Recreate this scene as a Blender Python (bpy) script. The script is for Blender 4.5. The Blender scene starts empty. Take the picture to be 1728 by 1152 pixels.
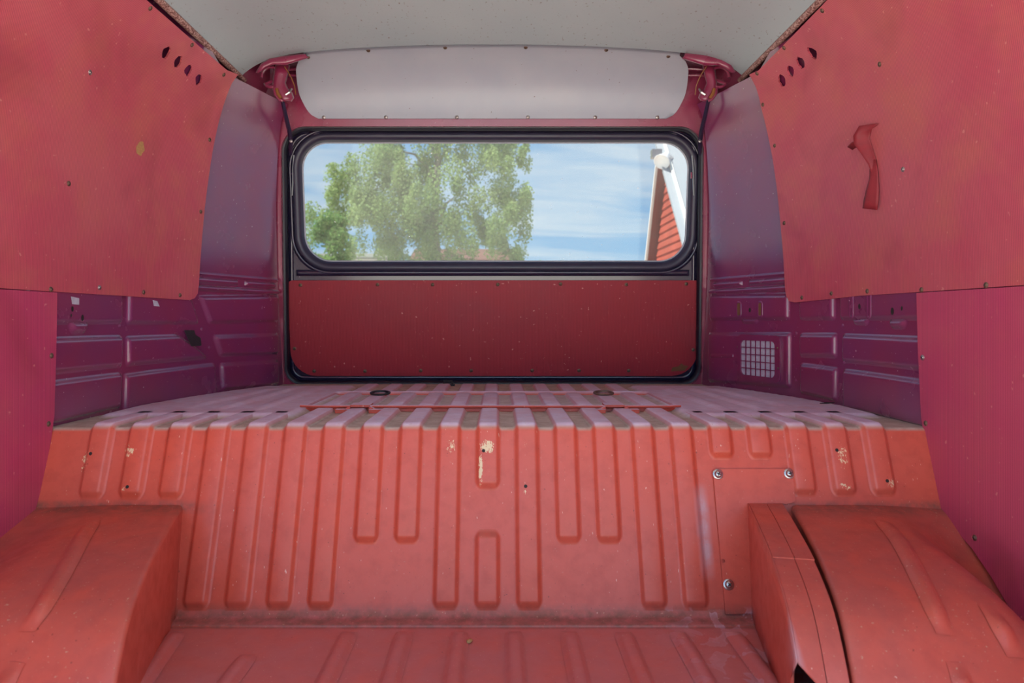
import bpy, bmesh, math, random
import numpy as np
from mathutils import Vector, Matrix
from mathutils.geometry import delaunay_2d_cdt

random.seed(7); rng = np.random.default_rng(7)
scene = bpy.context.scene
COL = scene.collection

# ------------------------------------------------------------------ camera
CAM = (0.015, 0.0, 0.48)          # the rear of the van lies along +Y, floor at z = 0
F, VX, VY = 1152.0, 840.0, 540.0  # focal length and vanishing point in pixels of the 1728 x 1152 frame
cd = bpy.data.cameras.new('camera'); cam = bpy.data.objects.new('camera', cd); COL.objects.link(cam)
cam.location = CAM; cam.rotation_euler = (math.pi/2, 0, 0)
cd.sensor_width = 36.0; cd.lens = F/1728*36.0
cd.shift_x = (864-VX)/1728; cd.shift_y = (VY-576)/1728
cd.clip_start = 0.02; cd.clip_end = 500
cd.dof.use_dof = True; cd.dof.focus_distance = 1.5; cd.dof.aperture_fstop = 6.3
scene.camera = cam

# ------------------------------------------------------------------ sky, sun, exposure
SKY, SUN, EXPO = 0.85, 6.3, 1.7
scene.view_settings.view_transform = 'Standard'; scene.view_settings.look = 'None'
scene.view_settings.gamma = 1.0; scene.view_settings.use_curve_mapping = False
scene.view_settings.exposure = EXPO

def s2l(c): c /= 255.0; return c/12.92 if c <= 0.04045 else ((c+0.055)/1.055)**2.4
def rgb(r, g, b, a=1.0): return (s2l(r), s2l(g), s2l(b), a)

class NT:
    """small node-tree helper"""
    def __init__(s, tree): s.t = tree; s.n = tree.nodes; s.l = tree.links
    def new(s, typ, **kw):
        n = s.n.new(typ)
        for k, v in kw.items(): setattr(n, k, v)
        return n
    def put(s, sock, v):
        if hasattr(v, 'is_output') or isinstance(v, bpy.types.NodeSocket): s.l.new(v, sock)
        elif v is not None: sock.default_value = v
    def math(s, op, a, b=None, c=None, clamp=False):
        n = s.new('ShaderNodeMath', operation=op, use_clamp=clamp)
        for i, v in enumerate((a, b, c)):
            if v is not None: s.put(n.inputs[i], v)
        return n.outputs[0]
    def vmath(s, op, a, b=None):
        n = s.new('ShaderNodeVectorMath', operation=op)
        s.put(n.inputs[0], a)
        if b is not None: s.put(n.inputs[1], b)
        return n.outputs[0]
    def mix(s, f, a, b, mode='MIX'):
        n = s.new('ShaderNodeMix', data_type='RGBA', blend_type=mode)
        s.put(n.inputs[0], f); s.put(n.inputs[6], a); s.put(n.inputs[7], b)
        return n.outputs[2]
    def noise(s, vec, scale, detail=3, rough=0.55, dist=0.0):
        n = s.new('ShaderNodeTexNoise'); s.put(n.inputs['Vector'], vec)
        n.inputs['Scale'].default_value = scale; n.inputs['Detail'].default_value = detail
        n.inputs['Roughness'].default_value = rough; n.inputs['Distortion'].default_value = dist
        return n.outputs['Fac']
    def map(s, v, lo, hi, a=0.0, b=1.0):
        n = s.new('ShaderNodeMapRange', clamp=True); s.put(n.inputs[0], v)
        for i, q in enumerate((lo, hi, a, b)): n.inputs[i+1].default_value = q
        return n.outputs[0]
    def scale(s, vec, xyz):
        n = s.new('ShaderNodeMapping'); s.put(n.inputs[0], vec); n.inputs['Scale'].default_value = xyz
        return n.outputs[0]
    def sep(s, vec):
        n = s.new('ShaderNodeSeparateXYZ'); s.put(n.inputs[0], vec); return n.outputs

# world: pale blue summer sky with thin streaky cloud, the same all round
world = bpy.data.worlds.new('sky'); scene.world = world; world.use_nodes = True
w = NT(world.node_tree); w.n.clear()
tc = w.new('ShaderNodeTexCoord').outputs['Generated']
sx, sy, sz = w.sep(tc)
den = w.math('ADD', w.math('ABSOLUTE', sz), 0.16)
cv = w.new('ShaderNodeCombineXYZ'); w.put(cv.inputs[0], w.math('DIVIDE', sx, den)); w.put(cv.inputs[1], w.math('DIVIDE', sy, den))
c1 = w.noise(w.scale(cv.outputs[0], (1.0, 2.6, 1)), 0.95, 6, 0.6, 0.8)
c2 = w.noise(w.scale(cv.outputs[0], (0.5, 0.9, 1)), 0.7, 3, 0.5, 0.3)
cl = w.math('MULTIPLY_ADD', c2, 0.7, w.math('MULTIPLY', c1, 0.75))
cl = w.map(cl, 0.64, 0.98)
blue = w.mix(w.map(sz, 0.0, 0.7), rgb(138, 186, 222), rgb(72, 132, 194))
skyc = w.mix(w.math('MULTIPLY', cl, 0.85), blue, rgb(232, 234, 232))
bg = w.new('ShaderNodeBackground'); w.put(bg.inputs[0], skyc); bg.inputs[1].default_value = SKY
w.l.new(bg.outputs[0], w.new('ShaderNodeOutputWorld').inputs[0])

sd = bpy.data.lights.new('sun', 'SUN'); sd.energy = SUN; sd.angle = 0.02; sd.color = (1.0, 0.95, 0.87)
sun = bpy.data.objects.new('sun', sd); COL.objects.link(sun)
sun.rotation_euler = Vector((0.55, 0.22, -1.15)).to_track_quat('-Z', 'Y').to_euler()

# ------------------------------------------------------------------ object helpers
def link(name, me, m=None, parent=None):
    o = bpy.data.objects.new(name, me); COL.objects.link(o)
    if parent is not None: o.parent = parent
    if m is not None and len(me.materials) == 0: me.materials.append(m)
    return o
def mesh(name, v, f, m, parent=None, smooth=True, sharp=None):
    """world-space vertices; a child's coordinates are taken relative to its parents' places"""
    off = Vector((0, 0, 0)); p = parent
    while p is not None: off += p.location; p = p.parent
    me = bpy.data.meshes.new(name)
    me.from_pydata([(a-off.x, b-off.y, c-off.z) for a, b, c in v], [], f)
    me.validate(); me.update()
    if smooth:
        me.polygons.foreach_set('use_smooth', [True]*len(me.polygons))
        if sharp: me.set_sharp_from_angle(angle=math.radians(sharp))
    return link(name, me, m, parent)
def tag(o, label=None, cat=None, group=None, kind=None):
    if label: o['label'] = label
    if cat: o['category'] = cat
    if group: o['group'] = group
    if kind: o['kind'] = kind
    return o
def thing(name, label, cat, loc=(0, 0, 0), group=None, kind=None):
    o = bpy.data.objects.new(name, None); COL.objects.link(o); o.location = loc; o.empty_display_size = 0.05
    return tag(o, label, cat, group, kind)

def pchip(xs, ys):
    xs = np.array(xs, float); ys = np.array(ys, float); h = np.diff(xs); d = np.diff(ys)/h
    m = np.zeros_like(xs); m[0] = d[0]; m[-1] = d[-1]
    for i in range(1, len(xs)-1):
        m[i] = 0 if d[i-1]*d[i] <= 0 else 2*d[i-1]*d[i]/(d[i-1]+d[i])
    def f(x):
        x = min(max(x, xs[0]), xs[-1]); i = min(int(np.searchsorted(xs, x, side='right'))-1, len(h)-1)
        t = (x-xs[i])/h[i]
        return float((2*t**3-3*t*t+1)*ys[i]+(t**3-2*t*t+t)*h[i]*m[i]+(3*t*t-2*t**3)*ys[i+1]+(t**3-t*t)*h[i]*m[i+1])
    return f
def sm(t): t = min(max(t, 0.0), 1.0); return t*t*(3-2*t)
def at(px, py, D):                     # the point at depth D along the line of sight of a pixel of the photograph
    return (CAM[0]+(px-VX)*D/F, D, CAM[2]+(VY-py)*D/F)

def grid(pts):                         # pts[i][j] -> verts, faces
    n, m = len(pts), len(pts[0])
    v = [p for r in pts for p in r]
    f = [(i*m+j, i*m+j+1, (i+1)*m+j+1, (i+1)*m+j) for i in range(n-1) for j in range(m-1)]
    return v, f
class MB:
    def __init__(s): s.v = []; s.f = []
    def add(s, v, f): k = len(s.v); s.v += [tuple(p) for p in v]; s.f += [tuple(i+k for i in q) for q in f]; return s
    def box(s, lo, hi):
        (a, b, c), (d, e, g) = lo, hi
        return s.add([(a,b,c),(d,b,c),(d,e,c),(a,e,c),(a,b,g),(d,b,g),(d,e,g),(a,e,g)],
                     [(0,3,2,1),(4,5,6,7),(0,1,5,4),(1,2,6,5),(2,3,7,6),(3,0,4,7)])
    def hexa(s, p8):                   # 4 bottom, 4 top
        return s.add(p8, [(0,3,2,1),(4,5,6,7),(0,1,5,4),(1,2,6,5),(2,3,7,6),(3,0,4,7)])
    def tube(s, pts, r, n=8, closed=False):
        P = [Vector(p) for p in pts]; k = len(P); rs = r if isinstance(r, (list, tuple)) else [r]*k
        rings = []; up = None
        for i in range(k):
            if closed: t = (P[(i+1) % k]-P[i-1]).normalized()
            else: t = (P[min(i+1, k-1)]-P[max(i-1, 0)]).normalized()
            if up is None: up = t.orthogonal().normalized()
            up = (up-t*up.dot(t)).normalized(); b = t.cross(up)
            rings.append([tuple(P[i]+(up*math.cos(2*math.pi*j/n)+b*math.sin(2*math.pi*j/n))*rs[i]) for j in range(n)])
        v = [p for q in rings for p in q]; f = []
        for i in range(k if closed else k-1):
            a, b2 = i*n, ((i+1) % k)*n
            f += [(a+j, a+(j+1) % n, b2+(j+1) % n, b2+j) for j in range(n)]
        if not closed: f += [tuple(range(n-1, -1, -1)), tuple((k-1)*n+j for j in range(n))]
        return s.add(v, f)
    def build(s, name, m, parent=None, smooth=True, sharp=35): return mesh(name, s.v, s.f, m, parent, smooth, sharp)

def pip(u, v, poly):
    r = False; n = len(poly); j = n-1
    for i in range(n):
        if (poly[i][1] > v) != (poly[j][1] > v) and u < (poly[j][0]-poly[i][0])*(v-poly[i][1])/(poly[j][1]-poly[i][1])+poly[i][0]: r = not r
        j = i
    return r
def edge_dist(u, v, poly):
    best = 9
    for i in range(len(poly)):
        a, b = poly[i-1], poly[i]; dx, dy = b[0]-a[0], b[1]-a[1]; L = dx*dx+dy*dy or 1e-12
        t = min(max(((u-a[0])*dx+(v-a[1])*dy)/L, 0), 1)
        best = min(best, math.hypot(u-a[0]-t*dx, v-a[1]-t*dy))
    return best
def sheet(name, S, outline, holes, step, o0, o1, m, parent=None, sharp=35):
    """a sheet with real thickness from offset o0 to o1 over the surface S(u, v, offset), with holes cut through"""
    def fine(lp):
        out = []
        for i in range(len(lp)):
            a, b = lp[i], lp[(i+1) % len(lp)]; k = max(1, math.ceil(math.hypot(b[0]-a[0], b[1]-a[1])/step))
            out += [(a[0]+(b[0]-a[0])*q/k, a[1]+(b[1]-a[1])*q/k) for q in range(k)]
        return out
    outline = fine(outline); loops = [outline]+list(holes); pts = []; edges = []
    for lp in loops:
        k = len(pts); pts += [Vector(p) for p in lp]; edges += [(k+i, k+(i+1) % len(lp)) for i in range(len(lp))]
    us = [p[0] for p in outline]; vs = [p[1] for p in outline]
    u = min(us)+step/2
    while u < max(us):
        v = min(vs)+step/2
        while v < max(vs):
            if pip(u, v, outline) and all(edge_dist(u, v, lp) > step*0.3 for lp in loops) and not any(pip(u, v, h) for h in holes): pts.append(Vector((u, v)))
            v += step
        u += step
    V, E, Fc = delaunay_2d_cdt(pts, edges, [], 0, 1e-6)[:3]
    tris = []
    for t in Fc:
        cu = sum(V[i][0] for i in t)/3; cv_ = sum(V[i][1] for i in t)/3
        if pip(cu, cv_, outline) and not any(pip(cu, cv_, h) for h in holes): tris.append(tuple(t))
    n = len(V); vv = [S(p[0], p[1], o1) for p in V]+[S(p[0], p[1], o0) for p in V]
    cnt = {}
    for t in tris:
        for a, b in ((t[0], t[1]), (t[1], t[2]), (t[2], t[0])): cnt[(a, b)] = 1
    ff = list(tris)+[(t[2]+n, t[1]+n, t[0]+n) for t in tris]
    ff += [(b, a, a+n, b+n) for (a, b) in cnt if (b, a) not in cnt]
    o = mesh(name, vv, ff, m, parent, True, sharp)
    bm = bmesh.new(); bm.from_mesh(o.data); bmesh.ops.delete(bm, geom=[q for q in bm.verts if not q.link_faces], context='VERTS')
    bmesh.ops.recalc_face_normals(bm, faces=bm.faces); bm.to_mesh(o.data); bm.free()
    if sharp: o.data.set_sharp_from_angle(angle=math.radians(sharp))
    return o
def emboss(name, S, poly, h, slope, rad, step, m, parent, lift=0.0004):
    """a pressed raised field with rolled edges over the surface S"""
    P = [Vector(p) for p in poly]
    A = sum(P[i-1].x*P[i].y-P[i].x*P[i-1].y for i in range(len(P)))
    if A < 0: P.reverse()
    hp = []
    for i in range(len(P)):
        e = (P[i]-P[i-1]).normalized(); nr = Vector((e.y, -e.x)); hp.append((nr, nr.dot(P[i])))
    def sdf(u, v):
        ds = [n_.x*u+n_.y*v-c+rad for n_, c in hp]
        pos = [d for d in ds if d > 0]
        return (math.sqrt(sum(d*d for d in pos)) if pos else max(ds))-rad
    u0, u1 = min(p.x for p in P), max(p.x for p in P); v0, v1 = min(p.y for p in P), max(p.y for p in P)
    nu, nv = max(4, int((u1-u0)/step)), max(4, int((v1-v0)/step)); idx = {}; V = []; Fc = []; dd = {}
    for i in range(nu+1):
        for j in range(nv+1): dd[i, j] = sdf(u0+(u1-u0)*i/nu, v0+(v1-v0)*j/nv)
    def gv(i, j):
        if (i, j) not in idx:
            u, v = u0+(u1-u0)*i/nu, v0+(v1-v0)*j/nv
            idx[i, j] = len(V); V.append(S(u, v, lift+h*sm(-dd[i, j]/slope)))
        return idx[i, j]
    for i in range(nu):
        for j in range(nv):
            if min(dd[i, j], dd[i+1, j], dd[i+1, j+1], dd[i, j+1]) < 0.0: Fc.append((gv(i, j), gv(i+1, j), gv(i+1, j+1), gv(i, j+1)))
    return mesh(name, V, Fc, m, parent, True)
def sweep(name, frames, prof, taper, m, parent):
    """frames: (point, side, normal); prof: (offset, height); heights fade at both ends over `taper` metres (0 = square end)"""
    L = [0]
    for i in range(1, len(frames)): L.append(L[-1]+(Vector(frames[i][0])-Vector(frames[i-1][0])).length)
    rows = []
    for i, (p, sd_, nn) in enumerate(frames):
        k = 1.0
        if taper[0]: k = min(k, sm(L[i]/taper[0]))
        if taper[1]: k = min(k, sm((L[-1]-L[i])/taper[1]))
        q = 0.82+0.18*k
        rows.append([tuple(Vector(p)+Vector(sd_)*a*q+Vector(nn)*(0.0004+b*k)) for a, b in prof])
    v, f = grid(rows)
    return mesh(name, v, f, m, parent, True)

# screws and bolts: one mesh of each kind shared by all
def lathe(prof, n=14):
    v = []; f = []; k = len(prof)
    for r, z in prof: v += [(r*math.cos(2*math.pi*j/n), r*math.sin(2*math.pi*j/n), z) for j in range(n)]
    for i in range(k-1): f += [(i*n+j, i*n+(j+1) % n, (i+1)*n+(j+1) % n, (i+1)*n+j) for j in range(n)]
    f += [tuple((k-1)*n+j for j in range(n))]
    return v, f
def head_mesh(name, prof, slot, m, md):
    v, f = lathe(prof); mb = MB().add(v, f); nf = len(mb.f); z = prof[-1][1]
    a, b = slot
    mb.box((-a, -b, z-0.0004), (a, b, z+0.00012)); mb.box((-b, -a, z-0.0004), (b, a, z+0.00012))
    me = bpy.data.meshes.new(name); me.from_pydata(mb.v, [], mb.f); me.materials.append(m); me.materials.append(md)
    for i, p in enumerate(me.polygons):
        p.use_smooth = i < nf; p.material_index = 0 if i < nf else 1
    me.set_sharp_from_angle(angle=math.radians(40)); return me
def stud(name, me, p, n, parent, roll=None, s=1.0):
    o = bpy.data.objects.new(name, me); COL.objects.link(o)
    off = Vector((0, 0, 0)); q = parent
    while q is not None: off += q.location; q = q.parent
    o.parent = parent; o.location = Vector(p)-off
    o.rotation_euler = (Vector(n).to_track_quat('Z', 'Y') @ Matrix.Rotation(random.uniform(0, 1.5), 3, 'Z').to_quaternion()).to_euler()
    o.scale = (s, s, s); return o

# ------------------------------------------------------------------ materials
def material(name, fn):
    m = bpy.data.materials.new(name); m.use_nodes = True; t = NT(m.node_tree); t.n.clear()
    out = t.new('ShaderNodeOutputMaterial'); b = t.new('ShaderNodeBsdfPrincipled')
    t.obj = t.new('ShaderNodeTexCoord').outputs['Object']; t.geo = t.new('ShaderNodeNewGeometry'); t.pos = t.geo.outputs['Position']
    t.b = b; t.out = out; t.l.new(b.outputs[0], out.inputs[0]); fn(t); return m
def bset(t, col=None, rough=None, metal=None, spec=None, bump=None, bstr=0.2, bdist=0.002, coat=None):
    if col is not None: t.put(t.b.inputs['Base Color'], col)
    if rough is not None: t.put(t.b.inputs['Roughness'], rough)
    if metal is not None: t.b.inputs['Metallic'].default_value = metal
    if spec is not None: t.b.inputs['Specular IOR Level'].default_value = spec
    if coat is not None: t.b.inputs['Coat Weight'].default_value = coat; t.b.inputs['Coat Roughness'].default_value = 0.22
    if bump is not None:
        n = t.new('ShaderNodeBump'); n.inputs['Strength'].default_value = bstr; n.inputs['Distance'].default_value = bdist
        t.put(n.inputs['Height'], bump); t.l.new(n.outputs[0], t.b.inputs['Normal'])
def plain(name, col, rough=0.5, metal=0.0, var=0.12, nscale=25, spec=None):
    def fn(t):
        n = t.noise(t.obj, nscale, 4); d = tuple(c*(1-2.2*var) for c in col[:3])+(1,)
        bset(t, t.mix(n, d, tuple(min(1, c*(1+var)) for c in col[:3])+(1,)), t.map(n, 0.3, 0.7, rough*0.85, min(1, rough*1.15)), metal, spec)
    return material(name, fn)

def vinyl(name, axis, a, b, c, rough=0.42):
    """ribbed red vinyl over hardboard: fine cord lines, blotchy fading, small scuffs"""
    def fn(t):
        x, y, z = t.sep(t.pos)
        u = {'x': x, 'y': y}[axis]
        lines = t.math('SINE', t.math('MULTIPLY_ADD', u, 1850.0, t.math('MULTIPLY', t.noise(t.pos, 6, 2), 3.0)))
        lines = t.math('MULTIPLY_ADD', lines, 0.5, 0.5)
        n1 = t.noise(t.pos, 3.2, 5, 0.6, 0.4); n2 = t.noise(t.pos, 9.0, 4, 0.6); n3 = t.noise(t.scale(t.pos, (60, 60, 14)), 3, 3)
        col = t.mix(t.map(n1, 0.40, 0.60), a, b)
        col = t.mix(t.map(n2, 0.46, 0.70, 0, 0.6), col, c)
        col = t.mix(t.map(t.noise(t.pos, 5.5, 3, 0.5, 0.6), 0.54, 0.70, 0, 0.35), col, (0.30, 0.03, 0.05, 1))
        col = t.mix(t.math('MULTIPLY', t.math('SUBTRACT', 1.0, lines), 0.42), col, (0.10, 0.008, 0.014, 1))
        col = t.mix(t.map(n3, 0.66, 0.8, 0, 0.35), col, rgb(205, 110, 100))
        spots = t.noise(t.pos, 95, 2, 0.4)
        col = t.mix(t.map(spots, 0.735, 0.76, 0, 0.6), col, rgb(220, 150, 140))
        h = t.math('ADD', t.math('MULTIPLY', lines, 0.5), t.math('MULTIPLY', n2, 1.2))
        bset(t, col, t.map(n1, 0.3, 0.7, rough, rough+0.13), spec=0.45, bump=h, bstr=0.25, bdist=0.0012)
    return material(name, fn)
M = {}
M['vinyl'] = vinyl('red ribbed vinyl', 'y', rgb(206, 82, 102), rgb(214, 102, 112), rgb(212, 112, 98))
M['vinyl_low'] = vinyl('crimson ribbed vinyl', 'y', rgb(200, 66, 110), rgb(208, 84, 114), rgb(208, 92, 110))
M['vinyl_back'] = vinyl('deep red ribbed vinyl', 'x', rgb(158, 26, 46), rgb(168, 36, 52), rgb(166, 36, 46), 0.5)

CHIPS = []   # (x0, x1, z0, z1, density) worn-through paint on the step face, filled in further down
def primer_fn(t):
    x, y, z = t.sep(t.pos)
    n1 = t.noise(t.pos, 4, 4, 0.55); n2 = t.noise(t.pos, 40, 4, 0.6)
    col = t.mix(t.map(n1, 0.35, 0.65), rgb(206, 84, 62), rgb(202, 90, 74))
    col = t.mix(t.map(n2, 0.45, 0.8, 0, 0.4), col, rgb(160, 58, 48))
    # settled dust, thickest in the hollows, and painted lavender window sheen on rib tops
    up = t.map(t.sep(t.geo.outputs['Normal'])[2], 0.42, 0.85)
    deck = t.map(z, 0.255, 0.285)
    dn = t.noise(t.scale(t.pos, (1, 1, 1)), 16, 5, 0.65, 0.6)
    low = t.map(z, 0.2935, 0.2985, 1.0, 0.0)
    dust_sheen = t.math('MULTIPLY', up, t.math('MULTIPLY', deck, t.math('ADD', t.math('MULTIPLY', low, 0.35), t.map(dn, 0.25, 0.62, 0.62, 0.98)), clamp=True))
    col = t.mix(dust_sheen, col, t.mix(t.map(n2, 0.4, 0.65), t.mix(low, rgb(214, 192, 212), rgb(176, 150, 134)), t.mix(low, rgb(228, 210, 226), rgb(196, 174, 160))))
    fd = t.math('MULTIPLY', up, t.math('MULTIPLY', t.math('SUBTRACT', 1.0, deck), t.map(dn, 0.30, 0.75, 0.10, 0.6)))
    col = t.mix(fd, col, rgb(152, 84, 78))
    col = t.mix(t.math('MULTIPLY', t.math('MULTIPLY', up, t.map(z, 0.012, 0.02, 1.0, 0.0)), t.map(dn, 0.3, 0.7, 0.35, 0.65)), col, rgb(192, 116, 118))
    # brown dirt gathered along the folded joints: step to floor, wheel arches to step
    gat = t.math('MULTIPLY', t.map(z, 0.006, 0.024, 1.0, 0.0), t.map(y, 1.058, 1.068))
    gat = t.math('MAXIMUM', gat, t.math('MULTIPLY', t.map(t.math('ABSOLUTE', t.math('SUBTRACT', z, 0.165)), 0.003, 0.012, 1.0, 0.0), t.math('MULTIPLY', t.map(y, 1.09, 1.13), t.map(t.math('ABSOLUTE', x), 0.45, 0.53))))
    col = t.mix(t.math('MULTIPLY', gat, t.map(t.noise(t.pos, 60, 5, 0.7), 0.35, 0.62, 0.15, 0.85)), col, rgb(122, 78, 66))
    grit = t.noise(t.pos, 260, 2, 0.5)
    col = t.mix(t.math('MULTIPLY', t.map(grit, 0.70, 0.74), t.map(up, 0, 1, 0.25, 0.9)), col, rgb(196, 156, 128))
    dk = t.noise(t.pos, 190, 2, 0.5)
    col = t.mix(t.map(dk, 0.735, 0.76, 0, 0.6), col, rgb(90, 40, 34))
    for (x0, x1, z0, z1, dens) in CHIPS:
        mp = t.new('ShaderNodeMapping'); t.l.new(t.pos, mp.inputs[0])
        mp.inputs['Location'].default_value = (-(x0+x1)/(x1-x0), 0, -(z0+z1)/(z1-z0)); mp.inputs['Scale'].default_value = (2/(x1-x0), 0, 2/(z1-z0))
        a, _, b_ = t.sep(t.vmath('ABSOLUTE', mp.outputs[0]))
        edge = t.math('MULTIPLY', t.math('ADD', t.math('MULTIPLY', a, a), t.math('MULTIPLY', b_, b_)), 0.20)
        nn = t.math('MULTIPLY_ADD', t.noise(t.scale(t.pos, (1.6, 1, 0.7)), 330, 4, 0.7), 0.62, t.math('MULTIPLY', t.noise(t.pos, 110, 2, 0.5), 0.38))
        k = t.math('GREATER_THAN', t.math('SUBTRACT', nn, edge), 1-dens)
        col = t.mix(k, col, rgb(226, 200, 160))
    for k, rot in enumerate((0.5, -0.7, 1.3)):            # fine scratches in three directions
        mp = t.new('ShaderNodeMapping'); t.l.new(t.pos, mp.inputs[0]); mp.inputs['Rotation'].default_value = (rot*0.6, rot, rot*1.7); mp.inputs['Scale'].default_value = (330, 300, 14)
        col = t.mix(t.map(t.noise(mp.outputs[0], 1.0, 1, 0.4), 0.80, 0.82, 0, 0.75), col, rgb(232, 190, 170))
    # dried puddle marks on the right of the load floor, a rubbed silvery patch on the step
    pud = t.noise(t.pos, 26, 3, 0.5, 0.5); ring_ = t.math('MULTIPLY', t.map(pud, 0.54, 0.555), t.map(pud, 0.555, 0.60, 1.0, 0.55))
    zone = t.math('MULTIPLY', t.map(x, 0.24, 0.36), t.map(z, 0.012, 0.02, 1.0, 0.0))
    col = t.mix(t.math('MULTIPLY', ring_, t.math('MULTIPLY', zone, 0.7)), col, rgb(196, 146, 152))
    px0 = face_xs(1186, 890)[0]; zc = deckS(0, face_s(895))[2]
    rub = t.math('MULTIPLY', t.map(t.math('ABSOLUTE', t.math('SUBTRACT', x, px0)), 0.006, 0.015, 1.0, 0.0), t.map(t.math('ABSOLUTE', t.math('SUBTRACT', z, zc)), 0.045, 0.075, 1.0, 0.0))
    col = t.mix(t.math('MULTIPLY', rub, t.map(n2, 0.3, 0.6, 0.2, 0.6)), col, rgb(196, 170, 176))
    rough = t.math('ADD', t.map(n2, 0.3, 0.7, 0.34, 0.44), t.math('MULTIPLY', dust_sheen, t.map(low, 0, 1, 0.02, 0.3)))
    bset(t, col, rough, spec=0.5, bump=t.math('ADD', t.noise(t.pos, 120, 3), t.math('MULTIPLY', n1, 4)), bstr=0.12, bdist=0.0015)

def paint(name, a, b, rough, chip=0.75):
    def fn(t):
        n1 = t.noise(t.pos, 5, 3); n2 = t.noise(t.pos, 14, 3, 0.5)
        col = t.mix(t.map(n1, 0.35, 0.65), a, b)
        ch = t.noise(t.pos, 210, 2, 0.5)
        col = t.mix(t.map(ch, chip, chip+0.012), col, rgb(214, 180, 190))
        bset(t, col, t.map(n2, 0.3, 0.75, rough*0.8, rough*1.25), spec=0.5, coat=1.0, bump=t.noise(t.pos, 11, 2), bstr=0.12, bdist=0.004)
        t.b.inputs['Sheen Weight'].default_value = 0.22; t.b.inputs['Sheen Roughness'].default_value = 0.35; t.b.inputs['Sheen Tint'].default_value = (0.9, 0.84, 0.9, 1)
    return material(name, fn)
M['purple'] = paint('purple body paint', rgb(132, 44, 84), rgb(118, 46, 94), 0.24)
M['magenta'] = paint('magenta body paint', rgb(148, 46, 78), rgb(136, 40, 76), 0.3)
M['navy'] = paint('dark navy paint', rgb(38, 28, 56), rgb(28, 24, 52), 0.22, 0.8)
M['vinyl_torn'] = plain('torn red vinyl', rgb(146, 38, 48), 0.6, var=0.18, nscale=80)
M['rubber'] = plain('black rubber', rgb(24, 22, 38), 0.42, var=0.2)
M['gasket'] = plain('window rubber', rgb(54, 50, 70), 0.36, var=0.15)
M['steel'] = plain('bright steel', rgb(196, 190, 186), 0.32, 1.0)
M['rust'] = plain('rusty steel', rgb(138, 112, 96), 0.5, 0.7, var=0.3, nscale=400)
M['slot'] = plain('dark slot', rgb(36, 28, 26), 0.7)
M['black'] = plain('black metal', rgb(30, 26, 26), 0.45)
M['tape'] = plain('black tape', rgb(44, 40, 46), 0.5, var=0.2, nscale=120)
M['brass'] = plain('yellowed rubber sleeve', rgb(150, 96, 48), 0.5, var=0.2)
M['cavity'] = plain('bare brown cavity metal', rgb(70, 40, 44), 0.8)
M['card'] = plain('torn brown hardboard', rgb(120, 78, 52), 0.9, var=0.2, nscale=90)
M['greylavender'] = plain('grey lavender backing', rgb(198, 190, 206), 0.6, var=0.2, nscale=160)
M['duct'] = None
def headliner_fn(t):
    n1 = t.noise(t.pos, 3, 4); n2 = t.noise(t.scale(t.pos, (1, 0.55, 1)), 150, 2, 0.5); n3 = t.noise(t.pos, 9, 4, 0.6)
    col = t.mix(t.map(n1, 0.3, 0.7), rgb(168, 181, 186), rgb(177, 188, 191))
    col = t.mix(t.math('MULTIPLY', t.map(n2, 0.66, 0.72), t.map(n3, 0.35, 0.6, 0.15, 0.8)), col, rgb(120, 92, 80))
    bset(t, col, 0.6, bump=t.noise(t.pos, 300, 2), bstr=0.15, bdist=0.001)
M['headliner'] = material('speckled headliner', headliner_fn)
def valance_fn(t):
    n1 = t.noise(t.pos, 6, 4); n2 = t.noise(t.pos, 120, 2, 0.5)
    col = t.mix(t.map(n1, 0.3, 0.7), rgb(170, 175, 187), rgb(181, 184, 192))
    col = t.mix(t.map(n2, 0.75, 0.77), col, rgb(120, 100, 92))
    bset(t, col, 0.38, spec=0.5, bump=t.noise(t.pos, 7, 2), bstr=0.2, bdist=0.003)
M['valance'] = material('off white hardboard', valance_fn)
def piping_fn(t):
    n = t.noise(t.pos, 240, 3, 0.6); bset(t, t.mix(t.map(n, 0.4, 0.62), rgb(112, 60, 56), rgb(206, 168, 158)), 0.6, bump=n, bstr=0.6, bdist=0.002)
M['piping'] = material('textured edge trim', piping_fn)
def glass_fn(t):
    n1 = t.noise(t.pos, 3.0, 4, 0.6); n2 = t.noise(t.pos, 105, 2, 0.45); n3 = t.noise(t.pos, 9, 3)
    tr = t.new('ShaderNodeBsdfTransparent'); tr.inputs[0].default_value = (0.37, 0.39, 0.385, 1)
    gl = t.new('ShaderNodeBsdfGlossy'); gl.inputs['Roughness'].default_value = 0.05; gl.inputs[0].default_value = (0.9, 0.9, 0.9, 1)
    df = t.new('ShaderNodeBsdfDiffuse'); df.inputs[0].default_value = rgb(205, 205, 198); tl = t.new('ShaderNodeBsdfTranslucent'); tl.inputs[0].default_value = rgb(205, 205, 198)
    d2 = t.new('ShaderNodeMixShader'); d2.inputs[0].default_value = 0.5; t.l.new(df.outputs[0], d2.inputs[1]); t.l.new(tl.outputs[0], d2.inputs[2])
    m1 = t.new('ShaderNodeMixShader'); m1.inputs[0].default_value = 0.035; t.l.new(tr.outputs[0], m1.inputs[1]); t.l.new(gl.outputs[0], m1.inputs[2])
    fac = t.math('ADD', t.map(n1, 0.3, 0.7, 0.03, 0.13), t.math('MULTIPLY', t.map(n2, 0.75, 0.78), t.map(n3, 0.4, 0.6, 0.2, 0.9)), clamp=True)
    m2 = t.new('ShaderNodeMixShader'); t.put(m2.inputs[0], fac); t.l.new(m1.outputs[0], m2.inputs[1]); t.l.new(d2.outputs[0], m2.inputs[2])
    t.l.new(m2.outputs[0], t.out.inputs[0])
M['glass'] = material('dusty tinted glass', glass_fn)
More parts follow.
